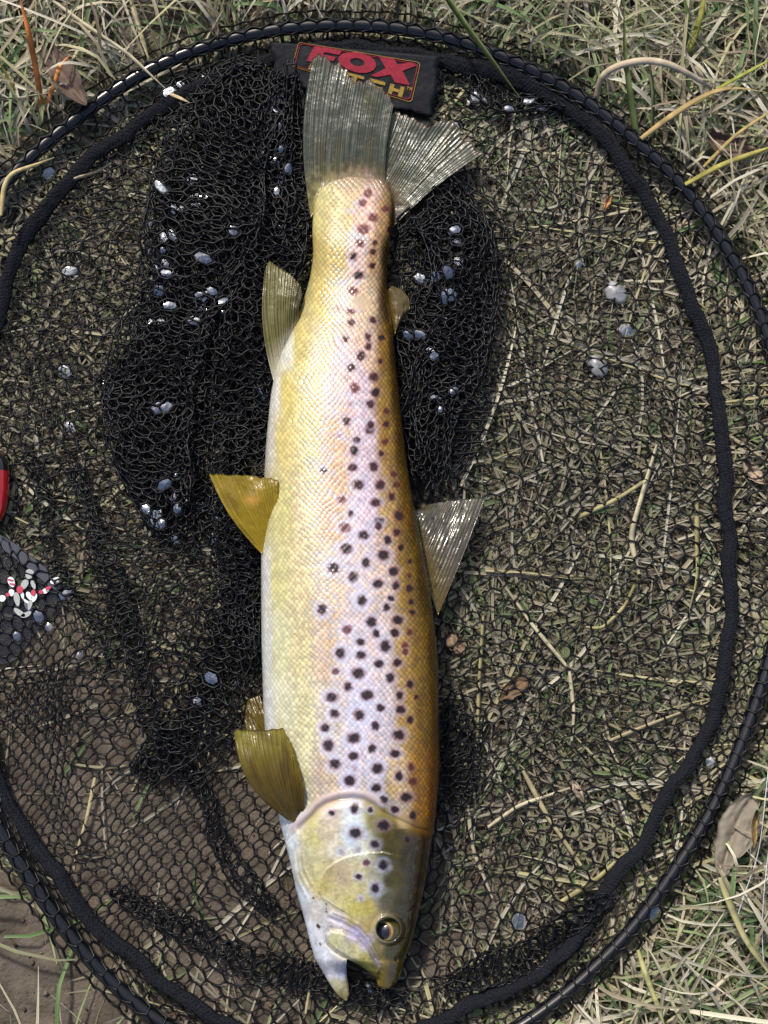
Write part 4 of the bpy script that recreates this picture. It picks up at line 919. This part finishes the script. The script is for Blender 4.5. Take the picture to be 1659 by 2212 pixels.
for i_, (pts, wpx) in enumerate([([(1048,1232),(1140,1236),(1235,1250)],9),([(1225,1440),(1150,1350),(1090,1265)],8),([(1265,1355),(1300,1360),(1350,1310),(1372,1260)],8),([(1320,1600),(1420,1560),(1540,1515)],12),([(1380,1240),(1360,1160),(1420,960)],11),
        ([(1235,1125),(1330,1080),(1400,1035)],10),([(1130,1665),(1180,1760),(1255,1870)],10),([(1010,1740),(1020,1830),(1065,1940)],9),([(1505,1080),(1508,1250),(1490,1320)],11),([(205,1680),(190,1760),(165,1850),(160,1880)],9),
        ([(1230,1450),(1240,1540),(1235,1600)],8),([(1045,1330),(1035,1480),(1030,1600)],9),([(310,290),(345,340),(365,370)],9),([(1050,1790),(1120,1740),(1240,1700)],8),([(1210,1950),(1290,1900),(1350,1845)],13),([(660,2190),(672,2120),(680,2075)],6)]):
    ribbon('straw_stalk', pts, [FLOOR+.0006]*3, wpx, [straw, pale, (.4,.36,.17)][i_ % 3], STRAW_LABELS[i_], 'straw', gs, tip=False)
def leaf(name, cx, cy, Lpx, Wpx, ang, z, color, label, curl=.004, seed=0, notch=.42):
    nu, nv = 30, 15; u = np.linspace(0, 1, nu); v = np.linspace(-1, 1, nv); U, V = np.meshgrid(u, v, indexing='ij')
    wid = np.sin(np.clip(U, 0, 1)**.8*math.pi)**.7*(1-notch*fbm(U*11, V*0+np.sign(V)*3, seed, 3))
    lx = (U-.5)*Lpx; ly = V*Wpx*.5*wid+np.sin(U*4)*Wpx*.06
    c_, s_ = math.cos(ang), math.sin(ang); X = cx+lx*c_-ly*s_; Y = cy+lx*s_+ly*c_
    zz = z+curl*V**2+(fbm(U*3, V*2, seed)-.5)*.008-.0015*np.exp(-(V/.1)**2)+.0006*np.abs(np.sin((U*9-np.abs(V)*2)*math.pi))
    T = P(X, Y, zz).reshape(-1, 3); B = T.copy(); B[:, 2] -= .0004; n = nu*nv
    i = np.arange(n).reshape(nu, nv); F = [gridf(nu, nv), gridf(nu, nv)[:, ::-1]+n]
    bd = np.concatenate([i[0, :], i[1:, -1], i[-1, -2::-1], i[-2:0:-1, 0]]); bj = np.roll(bd, -1); F.append(np.stack([bd, bj, bj+n, bd+n], -1))
    vein = np.exp(-(V/.06)**2)*.25+.12*(np.abs(np.sin((U*9-np.abs(V)*2)*math.pi)) < .2)
    col = np.asarray(color)*(.75+.5*fbm(U*6, V*3, seed+2)+vein)[..., None]
    o = mk(name, np.concatenate([T, B]), np.concatenate(F), M['leaf'], None, True, np.tile(col.reshape(-1, 3), (2, 1)))
    return tag(o, label, 'leaf')
leaf('dead_leaf', 140, 160, 165, 72, R(58), .030, (.15,.105,.085), 'dull brown dead leaf beside the orange blades outside the net', seed=601)
leaf('dead_leaf', 1588, 1806, 200, 92, R(112), .024, (.24,.21,.165), 'large greyish dead leaf beside the outside of the frame', seed=602)
leaf('dead_leaf', 1632, 1790, 85, 20, R(95), .036, (.5,.4,.22), 'narrow curled straw-coloured leaf on the edge of the grey leaf', seed=603, curl=.008)
leaf('dead_leaf', 1312, 440, 40, 16, R(115), FLOOR+.001, (.5,.26,.12), 'tiny orange-brown leaf scrap under the net mesh', seed=604, curl=.001)
leaf('dead_leaf', 985, 1390, 60, 46, R(60), FLOOR-.001, (.27,.19,.13), 'small brown leaf under the mesh beside the fish back', seed=605, curl=.001)
leaf('dead_leaf', 1110, 1490, 80, 50, R(150), FLOOR-.001, (.17,.11,.065), 'dark brown leaf flat under the mesh among straw', seed=606, curl=.001)
leaf('dead_leaf', 1585, 315, 120, 60, R(20), .026, (.15,.1,.075), 'dark reddish dead leaf lying in the grass outside the frame', seed=607)
leaf('dead_leaf', 1250, 1710, 52, 22, R(65), FLOOR+.001, (.38,.31,.24), 'pale tan leaf scrap pressed under the mesh', seed=608, curl=.001)
leaf('dead_leaf', 1058, 1850, 60, 32, R(80), FLOOR-.001, (.2,.17,.12), 'grey-brown leaf on bare soil under the mesh beside the trout head', seed=609, curl=.001)
leaf('dead_leaf', 455, 35, 100, 40, R(75), .020, (.15,.125,.085), 'brown crumpled leaf in the straw behind the frame', seed=610)
leaf('dead_leaf', 1630, 1020, 70, 40, R(50), .010, (.4,.31,.23), 'pale pinkish leaf seen through the collar mesh', seed=611, curl=.001)
import bmesh
def stone(name, cx, cy, sx, sy, sz, z, ang, m, label, cat, seed):
    bm = bmesh.new(); bmesh.ops.create_icosphere(bm, subdivisions=4, radius=1)
    me = bpy.data.meshes.new(name)
    c = P(cx, cy, z); ca_, sa_ = math.cos(ang), math.sin(ang)
    for v in bm.verts:
        p = v.co.copy(); n = 1+.5*(float(fbm(p.x*1.4+p.z+5, p.y*1.4+7, seed, 3))-.5)
        x, y = p.x*sx*n, p.y*sy*n
        v.co = (c[0]+x*ca_-y*sa_, c[1]+x*sa_+y*ca_, c[2]+p.z*sz*n)
    for f in bm.faces: f.smooth = True
    bm.to_mesh(me); bm.free(); me.materials.append(m)
    o = bpy.data.objects.new(name, me); scene.collection.objects.link(o)
    return tag(o, label, cat) if label else o
stone('wet_pebble', 1330, 632, .0078, .0060, .0035, .0085, R(-40), M['wetstone'], 'shiny wet pebble under the mesh beside the edge tape', 'pebble', 701)
stone('wet_pebble', 1290, 790, .0075, .0056, .0035, .0085, R(-50), M['wetstone'], 'shiny wet pebble under the mesh further from the tape, amid dry grass', 'pebble', 702)
# smoky plastic pouch with printed petals under the mesh at the net's side
Fz = lambda x, y: (x*.2083, 921.6+y*.2083)
pch = empty('plastic_pouch'); tag(pch, 'smoky plastic pouch with red and white petal print under the mesh', 'pouch')
PZ = .0096
def smooth_poly(pts, n=60):
    a = np.array(pts+[pts[0]], float); q = resamp(a, n+1)[:-1]
    for _ in range(2): q = (np.roll(q, 1, 0)+2*q+np.roll(q, -1, 0))/4
    return q
out = [Fz(*p) for p in [(-500,900),(0,1080),(200,1250),(450,1460),(640,1610),(710,1730),(640,1870),(470,2010),(320,2200),(150,2450),(-500,2500)]]
sheet_poly('film_body', smooth_poly(out), lambda x, y: PZ+.0006*np.sin(x/17), M['pouch'], pch, .0012)
bnd = [Fz(*p) for p in [(-100,1060),(200,1240),(450,1450),(640,1600),(715,1730),(560,1700),(400,1560),(180,1380),(-100,1180)]]
sheet_poly('sealed_edge', smooth_poly(bnd, 40), lambda x, y: PZ+.0014+0*x, mat('sealed', (.045,.05,.07), .35, .4), pch, .0012)
def petal(cx, cy, rx, ry, a, m, nm):
    t = np.linspace(0, 2*math.pi, 18, endpoint=False); x = rx*np.cos(t)*(1-.2*np.sin(t)); y = ry*np.sin(t)
    c_, s_ = math.cos(R(a)), math.sin(R(a)); q = [Fz(cx+i*c_-j*s_, cy+i*s_+j*c_) for i, j in zip(x, y)]
    sheet_poly(nm, q, lambda x, y: PZ+.0026+0*x, m, pch, .0009)
for a in [(305,1530,46,52,20),(250,1640,34,60,30),(345,1640,22,48,-20),(175,1790,30,75,-10),(200,1930,70,28,35),(270,1950,60,26,-25),(310,1850,20,55,15)]: petal(*a, M['petalgrey'], 'grey_petal')
for a in [(572,1600,52,33,-25),(472,1702,44,26,-30),(118,1722,28,36,0),(22,1782,36,34,0),(300,1755,24,46,-25),(232,1750,16,38,-10),(350,1770,30,50,15),(268,1810,34,12,40),(118,1612,34,56,-20)]: petal(*a, M['petalwhite'], 'white_petal')
def petal2(cx, cy, rx, ry, a):
    t = np.linspace(0, 2*math.pi, 18, endpoint=False); c_, s_ = math.cos(R(a)), math.sin(R(a))
    sheet_poly('red_petal', [Fz(cx+rx*math.cos(k)*c_-ry*math.sin(k)*s_, cy+rx*math.cos(k)*s_+ry*math.sin(k)*c_) for k in t], lambda x, y: PZ+.0032+0*x, M['petalred'], pch, .0009)
for a in [(205,1690,34,40,0),(500,1672,30,18,-20),(425,1715,26,20,0),(78,1742,22,20,0),(345,1722,24,34,10),(108,1590,34,9,10),(128,1632,34,9,10)]: petal2(*a)
tk_ = empty('tackle_float'); tag(tk_, 'glossy red and black fishing float poking in at the left side of the net', 'fishing float')
tk_['label'] = 'glossy red and black fishing float beside the smoky plastic pouch'
def capsule(name, y0, y1, m, prof_):
    n = 24; k = 28; f = np.linspace(0, 1, n); yy = y0+(y1-y0)*f; r = np.array([prof_(t) for t in f])
    C = P(np.full(n, -22.), yy, .016); a = np.arange(k)*2*math.pi/k
    V = C[:, None]+np.stack([np.cos(a)[None]*r[:, None], 0*a[None]*r[:, None], np.sin(a)[None]*r[:, None]*.8], -1)
    idx = np.arange(n*k).reshape(n, k); nx = np.roll(idx, -1, 1)
    return mk(name, V.reshape(-1, 3), np.stack([idx[:-1], idx[1:], nx[1:], nx[:-1]], -1).reshape(-1, 4), m, tk_)
capsule('float_body', 1018, 1140, M['redgloss'], lambda t: .0113*math.sqrt(max(1-(t*1.0)**3, .0001)))
capsule('float_cap', 972, 1019, M['blackgloss'], lambda t: .0112*math.sqrt(max(1-(1-t)**3, .0001)))
for nm, pts in (('a', [(1662,1640),(1640,1850),(1605,1935),(1590,1990)]), ('b', [(1668,1780),(1652,1900),(1645,2010),(1650,2090)])):
    q = resamp(pts, 40); q = np.stack([gsm(q[:, 0], 4), gsm(q[:, 1], 4)], -1)
    o = sweep('fishing_line', P(q[:, 0], q[:, 1], .034+.004*np.sin(np.linspace(0, 5, 40))), .00022, 6, M['line'], None)
    tag(o, {'a': 'thin clear fishing line passing over the large grey dead leaf', 'b': 'thin clear fishing line lying over the thick pale straw'}[nm], 'fishing line', 'loose fishing line beside the net')
